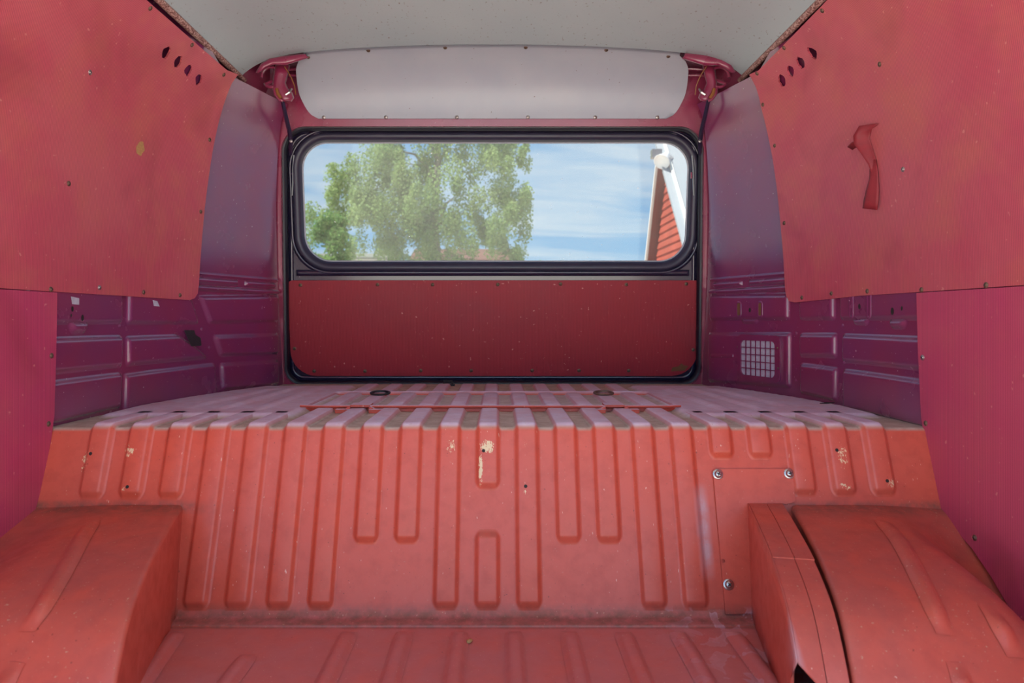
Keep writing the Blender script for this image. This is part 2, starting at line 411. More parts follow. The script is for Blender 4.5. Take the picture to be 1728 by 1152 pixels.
def leaf_mat(name, a, b):
    def fn(t):
        n = t.noise(t.pos, 0.7, 3); n2 = t.noise(t.pos, 6, 2)
        col = t.mix(t.map(n, 0.35, 0.65), a, b); col = t.mix(t.map(n2, 0.5, 0.8, 0, 0.5), col, rgb(176, 186, 110))
        d = t.new('ShaderNodeBsdfDiffuse'); tl = t.new('ShaderNodeBsdfTranslucent'); t.put(d.inputs[0], col); t.put(tl.inputs[0], col)
        ms = t.new('ShaderNodeMixShader'); ms.inputs[0].default_value = 0.4; t.l.new(d.outputs[0], ms.inputs[1]); t.l.new(tl.outputs[0], ms.inputs[2])
        t.l.new(ms.outputs[0], t.out.inputs[0])
    return material(name, fn)
M['birch_leaf'] = leaf_mat('birch leaves', rgb(132, 160, 104), rgb(164, 184, 124))
M['oak_leaf'] = leaf_mat('broad leaves', rgb(104, 142, 82), rgb(132, 164, 98))
M['bark'] = plain('pale birch bark', rgb(170, 165, 155), 0.8, var=0.3, nscale=9)
M['redwood'] = plain('falu red boards', rgb(170, 74, 54), 0.8, var=0.2, nscale=3)
M['white_wood'] = plain('white painted wood', rgb(226, 224, 218), 0.6, var=0.05)
M['rooftile'] = plain('weathered roof tiles', rgb(112, 76, 62), 0.85, var=0.2, nscale=3)
M['greyroof'] = plain('grey green roof', rgb(120, 122, 108), 0.85, var=0.15, nscale=2)
M['paleroof'] = plain('pale metal roof', rgb(156, 162, 168), 0.6, var=0.05, nscale=2)
M['brownwood'] = plain('brown boards', rgb(120, 72, 62), 0.8, var=0.2, nscale=6)
M['gravel'] = plain('pale gravel', rgb(206, 198, 184), 0.95, var=0.12, nscale=30)
M['lampwhite'] = plain('white lamp housing', rgb(235, 235, 235), 0.4, var=0.04)
M['lampglass'] = plain('lamp glass', rgb(120, 120, 126), 0.1, var=0.05)
M['leafdry'] = plain('dry leaf', rgb(196, 150, 96), 0.8, var=0.2, nscale=200)

SCREW = head_mesh('screw', [(0.0052, 0), (0.0052, 0.0006), (0.0043, 0.0014), (0.0034, 0.0018), (0.0032, 0.0012), (0.0026, 0.0024), (0.0012, 0.0029)], (0.0017, 0.0004), M['rust'], M['slot'])
SCREWB = head_mesh('screw', [(0.0052, 0), (0.0052, 0.0006), (0.0043, 0.0016), (0.0034, 0.0018), (0.0032, 0.0012), (0.0026, 0.0024), (0.0012, 0.0029)], (0.0017, 0.0004), M['steel'], M['slot'])
BOLT = head_mesh('bolt', [(0.0088, 0), (0.0088, 0.0012), (0.0070, 0.0022), (0.0066, 0.0022), (0.0060, 0.0044), (0.0040, 0.0060), (0.0025, 0.0063)], (0.0034, 0.0008), M['steel'], M['slot'])

# ------------------------------------------------------------------ body surfaces
plan = pchip([-2, 1.0, 1.3, 1.45, 1.66, 1.8, 1.92, 2.0], [0.776, 0.776, 0.772, 0.760, 0.716, 0.668, 0.620, 0.612])
lean = pchip([-0.5, 0.53, 0.75, 0.895, 1.04, 1.085, 1.115, 1.25], [0, 0, 0.010, 0.028, 0.067, 0.100, 0.120, 0.145])
def gate_d(z): return 2.0-0.135*(z-0.3)          # depth of the rear aperture plane, leaning forward with height
def half(D, z): return plan(D)-lean(z)*(1.0-0.15*sm((D-1.35)/0.3)-0.2*sm((D-1.7)/0.28))
def wallS(side):
    def S(D, z, off=0.0):
        e = 0.004
        a = (half(D+e, z)-half(D-e, z))/(2*e); b = (half(D, z+e)-half(D, z-e))/(2*e)
        n = Vector((-1.0, a, b)).normalized()
        return (side*(half(D, z)+off*n.x), D+off*n.y, z+off*n.z)
    return S
def wall_n(side, D, z):
    S = wallS(side); return (Vector(S(D, z, 0.01))-Vector(S(D, z, 0))).normalized()
WL, WR = wallS(-1), wallS(1)
def on_wall(side, px, py, off=0.0):              # wall coordinates (depth, height) seen at a pixel
    lo, hi = 0.3, 2.2
    for _ in range(50):
        D = (lo+hi)/2; p = at(px, py, D)
        if side*p[0] > half(D, p[2])-off: hi = D
        else: lo = D
    return (lo, at(px, py, lo)[2])

R_FIL = 0.011
B0, C0 = Vector((1.096, 0.0)), Vector((1.196, 0.292))
DIR = (C0-B0).normalized(); TH = math.acos(DIR.x); TL = R_FIL*math.tan(TH/2); L1 = (C0-B0).length-TL; LA = R_FIL*TH
CEN = C0-DIR*TL+Vector((DIR.y, -DIR.x))*R_FIL
S_DECK0 = L1+LA                                   # path length where the level deck begins
def path(s):                                      # (D, z), tangent and normal along the pressed sheet: up the step, round the edge, back along the deck
    if s <= L1: p = B0+DIR*s; t = DIR
    elif s < S_DECK0:
        a = TH*(1-(s-L1)/LA); t = Vector((math.cos(a), math.sin(a))); p = CEN+Vector((-t.y, t.x))*R_FIL
    else: t = Vector((1, 0)); p = Vector((C0.x+TL+(s-S_DECK0), 0.292))
    return p, t, Vector((-t.y, t.x))
def deckS(x, s, off=0.0):
    p, t, n = path(s); q = p+n*off; return (x, q.x, q.y)
def s_of_D(D): return S_DECK0+D-(C0.x+TL)
def face_s(py, off=0.0):                          # path length on the step face for an image row
    k = (py-VY)/F; g = 0.3425; z = (CAM[2]-(B0.x-off)*k)/(1+g*k); return min(max(z/DIR.y, 0.0), L1)
def face_xs(px, py, off=0.0):
    s = face_s(py, off); p, t, n = path(s); D = p.x+n.x*off; return (CAM[0]+(px-VX)*D/F, s)

CHIPS += [(*sorted((face_xs(a, c)[0], face_xs(b, c)[0])), deckS(0, face_s(d))[2], deckS(0, face_s(c))[2], e) for a, b, c, d, e in
          [(808, 836, 738, 765, .58), (807, 816, 762, 820, .60), (750, 774, 725, 770, .50), (872, 900, 735, 756, .40), (878, 896, 822, 834, .48),
           (138, 166, 742, 815, .47), (210, 240, 745, 775, .5), (205, 228, 812, 832, .44), (1400, 1424, 738, 800, .50), (1404, 1436, 808, 828, .5), (1488, 1508, 800, 826, .52), (845, 1010, 720, 1040, .285), (470, 760, 720, 1040, .26)]]
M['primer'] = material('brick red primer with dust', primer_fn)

# ------------------------------------------------------------------ the setting
def strip_grid(S, D0, D1, nd, z0, z1, nz, off=0.0):
    return grid([[S(D0+(D1-D0)*i/nd, z0+(z1-z0)*j/nz, off) for j in range(nz+1)] for i in range(nd+1)])
Z_PANEL = 0.53
HOLES = {}
def build_wall(side, name):
    S = wallS(side); root = thing(name, None, None, kind='structure')
    # visible painted quarter panel: from the trim panel edge to the rear aperture, and the lower pressed zone
    rows = []
    for i in range(61):
        r = []
        for j in range(49):
            z = -0.02+(1.16+0.02)*j/48; D0 = 1.0; D1 = gate_d(z)
            D = D0+(D1-D0)*i/60; off = 0.0
            zm = 1.16-0.060*sm((D-1.48)/0.06)-0.024*sm((D-1.55)/0.11); z = -0.02+(zm+0.02)*j/48
            if z > Z_PANEL+0.02 and D < 1.54: off = -0.035*sm((1.54-D)/0.05)*sm((z-Z_PANEL-0.02)/0.05)
            r.append(S(D, z, off))
        rows.append(r)
    v, f = grid(rows)
    tag(mesh('inner_skin', v, f, M['purple'], root), 'glossy purple painted inner skin')
    v, f = strip_grid(S, 0.35, 1.05, 12, -0.05, 1.16, 24, -0.035)
    mesh('front_skin', v, f, M['purple'], root)
    v, f = strip_grid(S, 0.35, 2.05, 20, -0.12, 1.25, 20, -0.07)
    mesh('outer_skin', v, f, M['magenta'], root)
    return root
wall_l = build_wall(-1, 'wall_left'); wall_r = build_wall(1, 'wall_right')

def ceil_z(x): r = min(1, abs(x)/0.642); return 1.107+0.045*(1-r**12)+0.035*(1-r**2.2)
def ceil_xyz(x, D): 
    return (x, D, ceil_z(x)+0.012*sm((1.2-D)/1.5))
v, f = grid([[ceil_xyz(0.642*math.sin(math.pi/2*(-1+j/20)), 0.2+(1.752-0.2)*i/24) for j in range(41)] for i in range(25)])
n0 = len(v); v2 = [(a, b, c+0.012) for a, b, c in v]
f2 = [tuple(reversed([q+n0 for q in p])) for p in f]; rim = []
for j in range(40): rim.append((24*41+j+1, 24*41+j, 24*41+j+n0, 24*41+j+1+n0))
ceiling = mesh('ceiling', v+v2, f+f2+rim, M['headliner'], sharp=40); ceiling['kind'] = 'structure'
rf = MB()
gr = [[(-0.82+1.64*j/24, 0.2+1.95*i/10, 1.205+0.055*(1-abs(-1+2*j/24)**3)-0.10*sm((i/10-0.86)/0.14)) for j in range(25)] for i in range(11)]
v, f = grid(gr); mesh('roof_skin', v, f, M['magenta'], ceiling)

def trim_strip(side, name):
    pts = []
    rows = []
    for i in range(40):
        D = 0.36+(1.775-0.36)*i/39
        c = Vector((side*0.6455, D, 1.1035)); row = []
        for k in range(9):
            a = math.pi*2*k/8; row.append((c.x+side*0.0078*math.cos(a), c.y, c.z+0.0068*math.sin(a)))
        rows.append(row)
    v, f = grid(rows); o = mesh(name, v, f, M['piping']); o['kind'] = 'structure'
    return o
trim_strip(-1, 'trim_1'); trim_strip(1, 'trim_2')

# load floor ahead of the step
fl = thing('floor', None, None, kind='structure')
v, f = grid([[(-0.8+1.6*j/20, 0.45+0.67*i/20, 0.0) for j in range(21)] for i in range(21)])
n0 = len(v); mesh('floor_sheet', v+[(a, b, -0.03) for a, b, c in v], f+[tuple(reversed([q+n0 for q in p])) for p in f], M['primer'], fl)
PRF_S = [(-0.0155, 0), (-0.0125, 0.0012), (-0.009, 0.0042), (-0.0055, 0.0062), (0, 0.0068), (0.0055, 0.0062), (0.009, 0.0042), (0.0125, 0.0012), (0.0155, 0)]
def flat_rib(x0, D0, x1, D1, z=0.0005):
    n = 16; fr = []
    for i in range(n+1):
        k = i/n; k = k*k*0.55+k*0.45
        fr.append(((x0+(x1-x0)*k, D0+(D1-D0)*k, z), (1, 0, 0), (0, 0, 1)))
    sweep('rib', fr, [(a, b*1.35) for a, b in PRF_S], (0.022, 0.03), M['primer'], fl)
for px in (589, 682, 775, 867, 960, 1052, 1144, 1237):
    x = CAM[0]+(px-VX)*1.046/F; flat_rib(x, 1.050, x, 0.48)
flat_rib(-0.342, 0.978, -0.342, 0.48); flat_rib(-0.478, 1.052, -0.440, 0.80)
# folded flange where the step meets the floor
rows = []
for D, z in [(1.104, 0.020), (1.0965, 0.006), (1.089, 0.0036), (1.078, 0.0032), (1.069, 0.0030), (1.0675, 0.0020), (1.067, 0.0)]:
    rows.append([(x, D, z) for x in np.linspace(-0.5, 0.44, 30)])
v, f = grid(rows)
def flange_fn(t):
    primer_fn(t)
mesh('flange', v, f, M['primer'], fl)

# ------------------------------------------------------------------ rear wall (aperture frame) and tailgate
def rearS(x, z, off=0.0):                          # off > 0: towards the front of the van
    return (x, gate_d(z)-off*0.991, z-off*0.134)
def on_gate(px, py, off=0.0):
    lo, hi = 1.5, 2.4
    for _ in range(50):
        D = (lo+hi)/2; p = at(px, py, D)
        if D+off*0.991 > gate_d(p[2]+off*0.134): hi = D
        else: lo = D
    p = at(px, py, lo); return (p[0], p[2]+off*0.134)
def rrect(x0, x1, z0, z1, rads, n=8):              # radii: lower left, lower right, upper right, upper left
    out = []
    for (cx, cz, a0, r) in ((x0, z0, 180, rads[0]), (x1, z0, 270, rads[1]), (x1, z1, 0, rads[2]), (x0, z1, 90, rads[3])):
        ox = cx+(r if cx == x0 else -r); oz = cz+(r if cz == z0 else -r)
        for k in range(n+1):
            a = math.radians(a0+90*k/n); out.append((ox+r*math.cos(a), oz+r*math.sin(a)))
    return out
AX, AZ0, AZ1 = 0.618, 0.291, None
a_tl = on_gate(480, 213); a_bl = on_gate(475, 645)
AZ1 = a_tl[1]
APER = rrect(-0.612, 0.612, 0.288, AZ1, (0.05, 0.05, 0.07, 0.07))
# narrow towards the top like the body sides
def taper_x(p): return (p[0]*(1-0.036*(p[1]-0.3)/0.75), p[1])
APER = [taper_x(p) for p in APER]
outl = [(-0.72, 0.2), (0.72, 0.2), (0.72, 1.24), (-0.72, 1.24)]
wr = thing('wall_rear', None, None, kind='structure')
sheet('aperture_panel', rearS, outl, [APER], 0.06, -0.004, 0.0, M['magenta'], wr)
def ring(name, S, loops, m, parent, closed_prof=False, sharp=None):
    rows = [[S(*p, o) for p in lp]+[S(*lp[0], o)] for lp, o in loops]
    v, f = grid(rows); o = mesh(name, v, f, m, parent, True, sharp)
    bm = bmesh.new(); bm.from_mesh(o.data); bmesh.ops.remove_doubles(bm, verts=bm.verts, dist=1e-6); bm.to_mesh(o.data); bm.free(); return o
def inset(lp, d):                                  # move a loop inwards by d
    n = len(lp); out = []
    A = sum(lp[i-1][0]*lp[i][1]-lp[i][0]*lp[i-1][1] for i in range(n)); sg = 1 if A > 0 else -1
    for i in range(n):
        a, b = Vector(lp[i-1]), Vector(lp[(i+1) % n]); e = (b-a); e = e.normalized() if e.length > 1e-9 else Vector((1, 0))
        out.append((lp[i][0]-sg*e.y*d, lp[i][1]+sg*e.x*d))
    return out
ring('aperture_return', rearS, [(APER, 0.0), (APER, -0.018), (inset(APER, 0.002), -0.03)], M['magenta'], wr)
seal = ring('door_seal', rearS, [(inset(APER, -0.002), -0.012), (inset(APER, 0.003), -0.011), (inset(APER, 0.008), -0.016), (inset(APER, 0.010), -0.026), (inset(APER, 0.007), -0.034), (inset(APER, -0.004), -0.036)], M['rubber'], wr)

GO = -0.040                                        # tailgate inner face, this far behind the aperture plane
gate = thing('door_1', None, None, kind='structure')
GL = [on_gate(*p, GO) for p in ((512, 240), (1162, 240), (1160, 441), (510, 441))]
gx0, gx1 = (GL[0][0]+GL[3][0])/2, (GL[1][0]+GL[2][0])/2; gz1, gz0 = GL[0][1], GL[2][1]
GLASS = rrect(gx0, gx1, gz0, gz1, (0.075, 0.075, 0.075, 0.075), 10)
def gateS(x, z, off=0.0): return rearS(x, z, GO+off)
GPLATE = rrect(-0.66, 0.66, 0.25, AZ1+0.05, (0.08,)*4)
HOLE = inset(GLASS, -0.026)
sheet('inner_panel', gateS, GPLATE, [HOLE], 0.06, -0.03, 0.0, M['navy'], gate)
# pressed bead around the window and a rolled lip round the edge of the lid
bead = [inset(GLASS, -d) for d in (0.040, 0.036, 0.032, 0.028, 0.026)]
ring('window_bead', gateS, [(bead[0], 0.0003), (bead[1], 0.006), (bead[2], 0.009), (bead[3], 0.006), (bead[4], -0.012)], M['navy'], gate)
GEDGE = inset(APER, 0.018)
ring('edge_lip', gateS, [(inset(GEDGE, -0.006), 0.004), (inset(GEDGE, -0.003), 0.0055), (inset(GEDGE, 0.001), 0.0045), (inset(GEDGE, 0.003), 0.0003)], M['navy'], gate)
# horizontal ledge between window and lower trim panel
la, lb = on_gate(500, 462, GO), on_gate(1175, 466, GO)
emboss('ledge', gateS, [(-0.575, la[1]-0.006), (0.575, la[1]-0.006), (0.575, la[1]+0.012), (-0.575, la[1]+0.012)], 0.006, 0.006, 0.005, 0.003, M['navy'], gate)
for px, py in ((494, 297), (1170, 296)):
    x, z = on_gate(px, py, GO); c = gateS(x, z, 0.0)
    fr = MB(); q = 0.0085
    for (a, b, c2, d) in ((-q, q, 0.0035, q), (-q, q, -q, -0.0035), (-q, -0.0035, -0.0035, 0.0035), (0.0035, q, -0.0035, 0.0035)):
        p8 = [gateS(x+u, z+w_, o) for o in (0.0005, 0.006) for u, w_ in ((a, c2), (b, c2), (b, d), (a, d))]
        fr.hexa(p8)
    fr.build('clip_plate', M['magenta'], gate)
    MB().hexa([gateS(x+u, z+w_, o) for o in (0.0005, 0.002) for u, w_ in ((-.0035, -.0035), (.0035, -.0035), (.0035, .0035), (-.0035, .0035))]).build('clip_hole', M['black'], gate)
    sgn = -1 if px < 800 else 1
    MB().tube([gateS(*on_gate(px+k*sgn, y, GO), 0.006) for k, y in ((-3, 262), (-1, 285), (-1, 310), (0, 330))], 0.0035, 8).build('wiring_rail', M['navy'], gate)

win = thing('window_1', None, None, kind='structure')
ring('rubber_gasket', gateS, [(inset(GLASS, -0.028), -0.008), (inset(GLASS, -0.027), 0.004), (inset(GLASS, -0.022), 0.009), (inset(GLASS, -0.014), 0.009), (inset(GLASS, -0.007), 0.004), (inset(GLASS, -0.002), -0.006), (inset(GLASS, 0.000), -0.012), (inset(GLASS, -0.004), -0.030), (inset(GLASS, -0.028), -0.032)], M['gasket'], win)
ring('inner_lip', gateS, [(inset(GLASS, -0.001), -0.009), (inset(GLASS, 0.002), -0.010), (inset(GLASS, 0.002), -0.014)], M['valance'], win)
gv = [gateS(x, z, -0.014) for x, z in inset(GLASS, -0.006)]
mesh('pane', gv, [tuple(range(len(gv)))], M['glass'], win, smooth=False)

# lower red trim panel of the tailgate
TO = 0.006
tl_, tr_, br_, bl_ = [on_gate(*p, GO+TO) for p in ((485, 473), (1182, 471), (1180, 634), (486, 634))]
PAN = rrect(tl_[0], tr_[0], bl_[1], tl_[1], (0.075, 0.075, 0.014, 0.014), 8)
tp = thing('trim_panel', 'dark red ribbed tailgate panel below the rear window, rounded lower corners', 'trim panel', gateS(0, bl_[1], TO))
sheet('board', gateS, PAN, [], 0.07, 0.002, TO, M['vinyl_back'], tp)
GN = Vector((0, -0.991, -0.134))
for px, py in ((507, 481), (637, 480), (730, 480), (840, 480), (946, 479), (1057, 480), (1158, 479), (497, 588), (1170, 590), (530, 626), (616, 626), (710, 625), (795, 625), (898, 625), (977, 625), (1061, 625)):
    x, z = on_gate(px, py, GO+TO); stud('screw', SCREW, gateS(x, z, TO), GN, tp, s=1.05)
x, z = on_gate(1147, 623, GO+TO)
tear = [(x-0.026, z-0.006), (x+0.014, z-0.004), (x+0.025, z+0.010), (x+0.012, z+0.012), (x+0.004, z+0.018), (x-0.004, z+0.009), (x-0.022, z+0.006)]
tag(sheet('torn_patch', gateS, tear, [], 0.02, TO-0.001, TO+0.0006, M['card'], tp), 'brown bare board where the vinyl has torn off')

# white hardboard valance between headliner and tailgate header
hwv = pchip([0, .08, .25, .5, .75, .92, 1.0], [0.478, 0.498, 0.505, 0.503, 0.497, 0.487, 0.470])
vb = on_gate(836, 201)[1]
val_edge = pchip([80, 92, 102, 115, 135, 155, 175, 190, 197, 203], [332, 316, 327, 331, 329.5, 326, 318, 309, 301, 286])
def valS(u, v, off=0.0):                            # u in -1..1, v in 0..1 top to bottom
    a = v; x = u*0.48
    D0, D1 = 1.7515, gate_d(vb)-0.004
    D = D0+(D1-D0)*math.sin(a*math.pi/2)**0.8
    zt = ceil_z(0.48)-0.001; z = zt+(vb-zt)*(0.18*a+0.82*(1-math.cos(a*math.pi/2)**0.9))
    x = u*val_edge(VY-(z-CAM[2])*F/D)*D/F; zt = ceil_z(x)-0.001
    # cove: leaves the headliner running back, turns down to the header
    D = D0+(D1-D0)*math.sin(a*math.pi/2)**0.8; z = zt+(vb-zt)*(0.18*a+0.82*(1-math.cos(a*math.pi/2)**0.9))
    return (x, D-off*0.7, z-off*0.7)
vlo = at(836, 201, gate_d(vb))
val = thing('valance', 'curved off-white board above the rear window, screwed along both edges', 'valance', valS(0, 1))
rows = [[valS(-1+2*j/48, i/24) for j in range(49)] for i in range(25)]
v, f = grid(rows); rows2 = [[valS(-1+2*j/48, i/24, -0.003) for j in range(49)] for i in range(25)]
v2, f2 = grid(rows2); n0 = len(v); mb = MB().add(v, f).add(v2, [tuple(reversed(q)) for q in f2])
for i in range(24):
    for j in (0, 48): mb.f.append((i*49+j, (i+1)*49+j, (i+1)*49+j+n0, i*49+j+n0))
for j in range(48):
    for i in (0, 24): mb.f.append((i*49+j, i*49+j+1, i*49+j+1+n0, i*49+j+n0))
mb.build('board', M['valance'], val, sharp=50)
def val_n(u, v):
    e = 0.01; a = Vector(valS(u+e, v))-Vector(valS(u-e, v)); b = Vector(valS(u, min(1, v+e)))-Vector(valS(u, max(0, v-e)))
    n = a.cross(b).normalized(); return n if n.y < 0 or n.z < 0 else -n
for u, v in [(-.97, .07), (-.66, .035), (-.25, .03), (.18, .03), (.61, .035), (.93, .07)]:
    stud('screw', SCREW, valS(u, v, 0.0005), (0, -0.6, -0.8), val)
for u in (-.95, -.60, -.2, .2, .58, .93): stud('screw', SCREWB, valS(u, .985, 0.0005), (0, -0.98, -0.2), val)

# ------------------------------------------------------------------ engine deck: pressed sheet with ribs running up the step and back along the top
dk = thing('engine_deck', 'brick-red pressed steel step and dusty deck over the engine, full of ribs', 'engine deck', (0, 1.096, 0))
ss = [0.0]+list(np.linspace(0.01, L1, 14))+list(np.linspace(L1, S_DECK0, 9)[1:])+list(np.linspace(S_DECK0, s_of_D(2.02), 22)[1:])
rows = []
for s in ss:
    p, t, n = path(s); hw = plan(p.x)+0.003
    rows.append([deckS(-hw+2*hw*j/40, s) for j in range(41)])
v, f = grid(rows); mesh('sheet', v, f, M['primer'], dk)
RH = 0.0085
PRF = [(-0.0235, 0), (-0.0215, 0.0004), (-0.0195, 0.0018), (-0.0165, 0.0062), (-0.0145, 0.0080), (-0.012, RH), (0, RH), (0.012, RH), (0.0145, 0.0080), (0.0165, 0.0062), (0.0195, 0.0018), (0.0215, 0.0004), (0.0235, 0)]
def deck_rib(x, s0, s1, tp_, name='rib', par=None, shift=0.0):
    L = s1-s0; ks = set([s0, s1])
    for e, tt in ((s0, tp_[0]), (s1, tp_[1])):
        if tt:
            for q in range(1, 7): ks.add(s0+tt*q/6 if e == s0 else s1-tt*q/6)
    for q in np.linspace(L1, S_DECK0, 8):
        if s0 < q < s1: ks.add(float(q))
    fr = []
    for s in sorted(ks):
        p, t, n = path(s); fr.append(((x, p.x, p.y), (1, 0, 0), (0, n.x, n.y)))
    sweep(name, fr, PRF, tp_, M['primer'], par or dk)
XI = lambda i: -0.002+0.0673*i
BOT = {0: 830, 1: 1034, 2: 922, 3: 922, 4: 1034, 5: 1034}
S_H0, S_H1, S_END = s_of_D(1.398), s_of_D(1.716), s_of_D(1.955)
for i in range(-10, 11):
    a = abs(i)
    if a <= 5: yb = BOT[a]
    elif i < 0: yb = 1034 if a <= 7 else 846
    else: yb = 778 if a <= 7 else 841
    s1 = S_H0 if a <= 5 else s_of_D(1.345)
    deck_rib(XI(i), face_s(yb, RH), s1, (0.016, 0.0))
    if a <= 5: deck_rib(XI(i), S_H1, S_END, (0.0, 0.03))
deck_rib(XI(0), face_s(1034, RH), face_s(895, RH), (0.016, 0.016))
for sg in (-1, 1):                                  # raised flat borders beside the hatch
    pol = [(sg*0.372, s_of_D(1.30)), (sg*0.755, s_of_D(1.30))]+[(sg*(plan(D)-0.004), s_of_D(D)) for D in (1.45, 1.6, 1.75, 1.88)]+[(sg*0.372, s_of_D(1.90))]
    emboss('raised_border', deckS, pol, RH, 0.02, 0.01, 0.008, M['primer'], dk)
    for k, (x0, D0, x1, D1) in enumerate(((0.47, 1.36, 0.455, 1.86), (0.545, 1.38, 0.52, 1.84), (0.615, 1.42, 0.575, 1.8))):
        fr = []
        for q in range(15):
            t = q/14; fr.append(((sg*(x0+(x1-x0)*t), D0+(D1-D0)*t, 0.292+RH), (1, 0, 0), (0, 0, 1)))
        sweep('border_rib', fr, [(a*1.25, b*0.6) for a, b in PRF_S], (0.05, 0.05), M['primer'], dk)
# drain holes through the paint
for px, py in ((816, 763), (887, 823), (153, 768), (215, 824), (1412, 762), (1497, 814)):
    x, s = face_xs(px, py, RH); p, t, n = path(s); c = Vector((x, p.x+n.x*(RH+.0006), p.y+n.y*(RH+.0006)))
    vv, ff = lathe([(0.003, 0.0), (0.0026, 0.0003), (0.0001, 0.0002)], 10)
    me = bpy.data.meshes.new('drain_hole'); me.from_pydata(vv, [], ff); me.materials.append(M['slot']); stud('drain_hole', me, c, (0, n.x, n.y), dk)

# engine hatch lid
HX = 0.395
hat = thing('engine_hatch', 'ribbed dusty engine hatch lid set into the deck before the tailgate', 'hatch', (0, 1.40, 0.293))
def lidS(x, D, off=0.0): return (x, D, 0.2935+off)
LID = rrect(-HX, HX, 1.402, 1.706, (0.045, 0.045, 0.03, 0.03), 6)
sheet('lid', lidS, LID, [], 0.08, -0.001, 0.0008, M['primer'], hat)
ring('rim', lidS, [(LID, 0.0), (inset(LID, 0.001), 0.0085), (inset(LID, 0.005), 0.0100), (inset(LID, 0.009), 0.0085), (inset(LID, 0.012), 0.0008)], M['primer'], hat)
mb = MB()
pts = [p for p in LID if p[1] < 1.43]; 
mb.tube([(-HX+0.004, 1.405, 0.3035)]+[(x, 1.3965, 0.3035) for x in np.linspace(-HX+0.03, HX-0.03, 14)]+[(HX-0.004, 1.405, 0.3035)], 0.0028, 8)
mb.build('front_lip', M['primer'], hat)
for i in range(-5, 6):
    fr = [((XI(i), D, 0.2943), (1, 0, 0), (0, 0, 1)) for D in (1.414, 1.418, 1.422, 1.427, 1.5, 1.6, 1.68, 1.685, 1.69, 1.696)]
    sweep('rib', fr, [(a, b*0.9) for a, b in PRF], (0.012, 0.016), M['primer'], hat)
for px in (609, 1036):
    c = at(px, 684, 1.40); x = c[0]; hg = MB()
    hg.box((x-0.020, 1.388, 0.3035), (x+0.020, 1.428, 0.3075))
    h_o = hg.build('hinge', M['primer'], hat, sharp=30)
    for sx in (-1, 1):
        MB().box((x+sx*0.034-0.013, 1.374, 0.2925), (x+sx*0.034+0.013, 1.392, 0.3000)).build('hinge_ear', M['primer'], h_o, sharp=30)
        MB().hexa([(x+sx*0.019, 1.385, 0.296), (x+sx*0.030, 1.385, 0.294), (x+sx*0.030, 1.398, 0.294), (x+sx*0.019, 1.398, 0.296), (x+sx*0.019, 1.385, 0.306), (x+sx*0.030, 1.385, 0.300), (x+sx*0.030, 1.398, 0.300), (x+sx*0.019, 1.398, 0.306)]).build('hinge_web', M['primer'], h_o, sharp=30)
for px, py in ((641, 667), (1019, 666)):
    c = at(px, py, 1.62); x = c[0]
    pr = MB().tube([(x+0.022*math.cos(a), 1.625+0.02*math.sin(a), 0.307+0.002*math.sin(a)) for a in np.linspace(0, 2*math.pi, 25)[:-1]], 0.0028, 8, True).build('pull_ring', M['black'] if px < 800 else M['rust'], hat)
    tag(pr, 'black pull ring' if px < 800 else 'dull metal pull ring')
    MB().box((x-0.012, 1.634, 0.295), (x+0.012, 1.648, 0.3055)).build('ring_catch', M['primer'], hat, sharp=30)

# latch striker on the sill
la_ = thing('latch_striker', 'small black latch striker on the sill below the tailgate panel', 'latch', at(756, 645, 1.955))
c = Vector(at(756, 645, 1.955))
MB().box((c.x-0.019, 1.945, 0.2925), (c.x+0.019, 1.972, 0.297)).build('base', M['black'], la_, sharp=30)
MB().tube([(c.x-0.012, 1.955, 0.296), (c.x-0.012, 1.955, 0.306), (c.x+0.012, 1.955, 0.306), (c.x+0.012, 1.955, 0.296)], 0.003, 8).build('loop', M['black'], la_)

# ------------------------------------------------------------------ pressed fields on the purple side walls
def pressed(side, quads, root, h=0.008, name='pressed_field'):
    S = wallS(side)
    for q in quads:
        emboss(name, S, [on_wall(side, *p) for p in q], h, 0.0105, 0.010, 0.0028, M['purple'], root)
L_Q = [[(40, 470), (205, 470), (205, 547), (40, 549)], [(30, 570), (206, 565), (205, 620), (25, 638)], [(20, 650), (205, 627), (202, 690), (15, 735)],
       [(213, 470), (312, 470), (336, 548), (211, 548)], [(210, 567), (312, 563), (338, 590), (361, 605), (211, 619)], [(207, 630), (362, 611), (367, 672), (205, 700)],
       [(333, 498), (468, 497), (468, 544), (351, 547)], [(357, 565), (468, 561), (468, 598), (369, 602)], [(369, 612), (468, 606), (468, 650), (372, 660)]]
R_Q = [[(1199, 496), (1334, 494), (1334, 541), (1199, 541)], [(1197, 560), (1337, 560), (1337, 656), (1197, 645)],
       [(1350, 480), (1411, 480), (1411, 541), (1350, 541)], [(1350, 561), (1414, 561), (1414, 604), (1350, 603)], [(1351, 611), (1416, 619), (1415, 680), (1351, 664)],
       [(1419, 480), (1620, 480), (1620, 541), (1419, 541)], [(1423, 562), (1620, 570), (1620, 633), (1423, 612)], [(1424, 621), (1620, 648), (1620, 740), (1424, 690)]]
pressed(-1, L_Q, wall_l); pressed(1, R_Q, wall_r)
pressed(-1, [[(112, 540), (150, 540), (142, 564), (118, 564)]], wall_l, name='pressed_tab')
pressed(1, [[(1249, 536), (1284, 536), (1279, 547), (1254, 547)], [(1437, 536), (1470, 536), (1466, 549), (1443, 549)], [(1500, 536), (1535, 536), (1528, 556), (1506, 556)]], wall_r, name='pressed_tab')
emboss('pressed_bar', WR, [on_wall(1, *p, 0.006) for p in ((1199, 594), (1240, 594), (1240, 606), (1199, 606))], 0.010, 0.006, 0.004, 0.0025, M['purple'], wall_r)
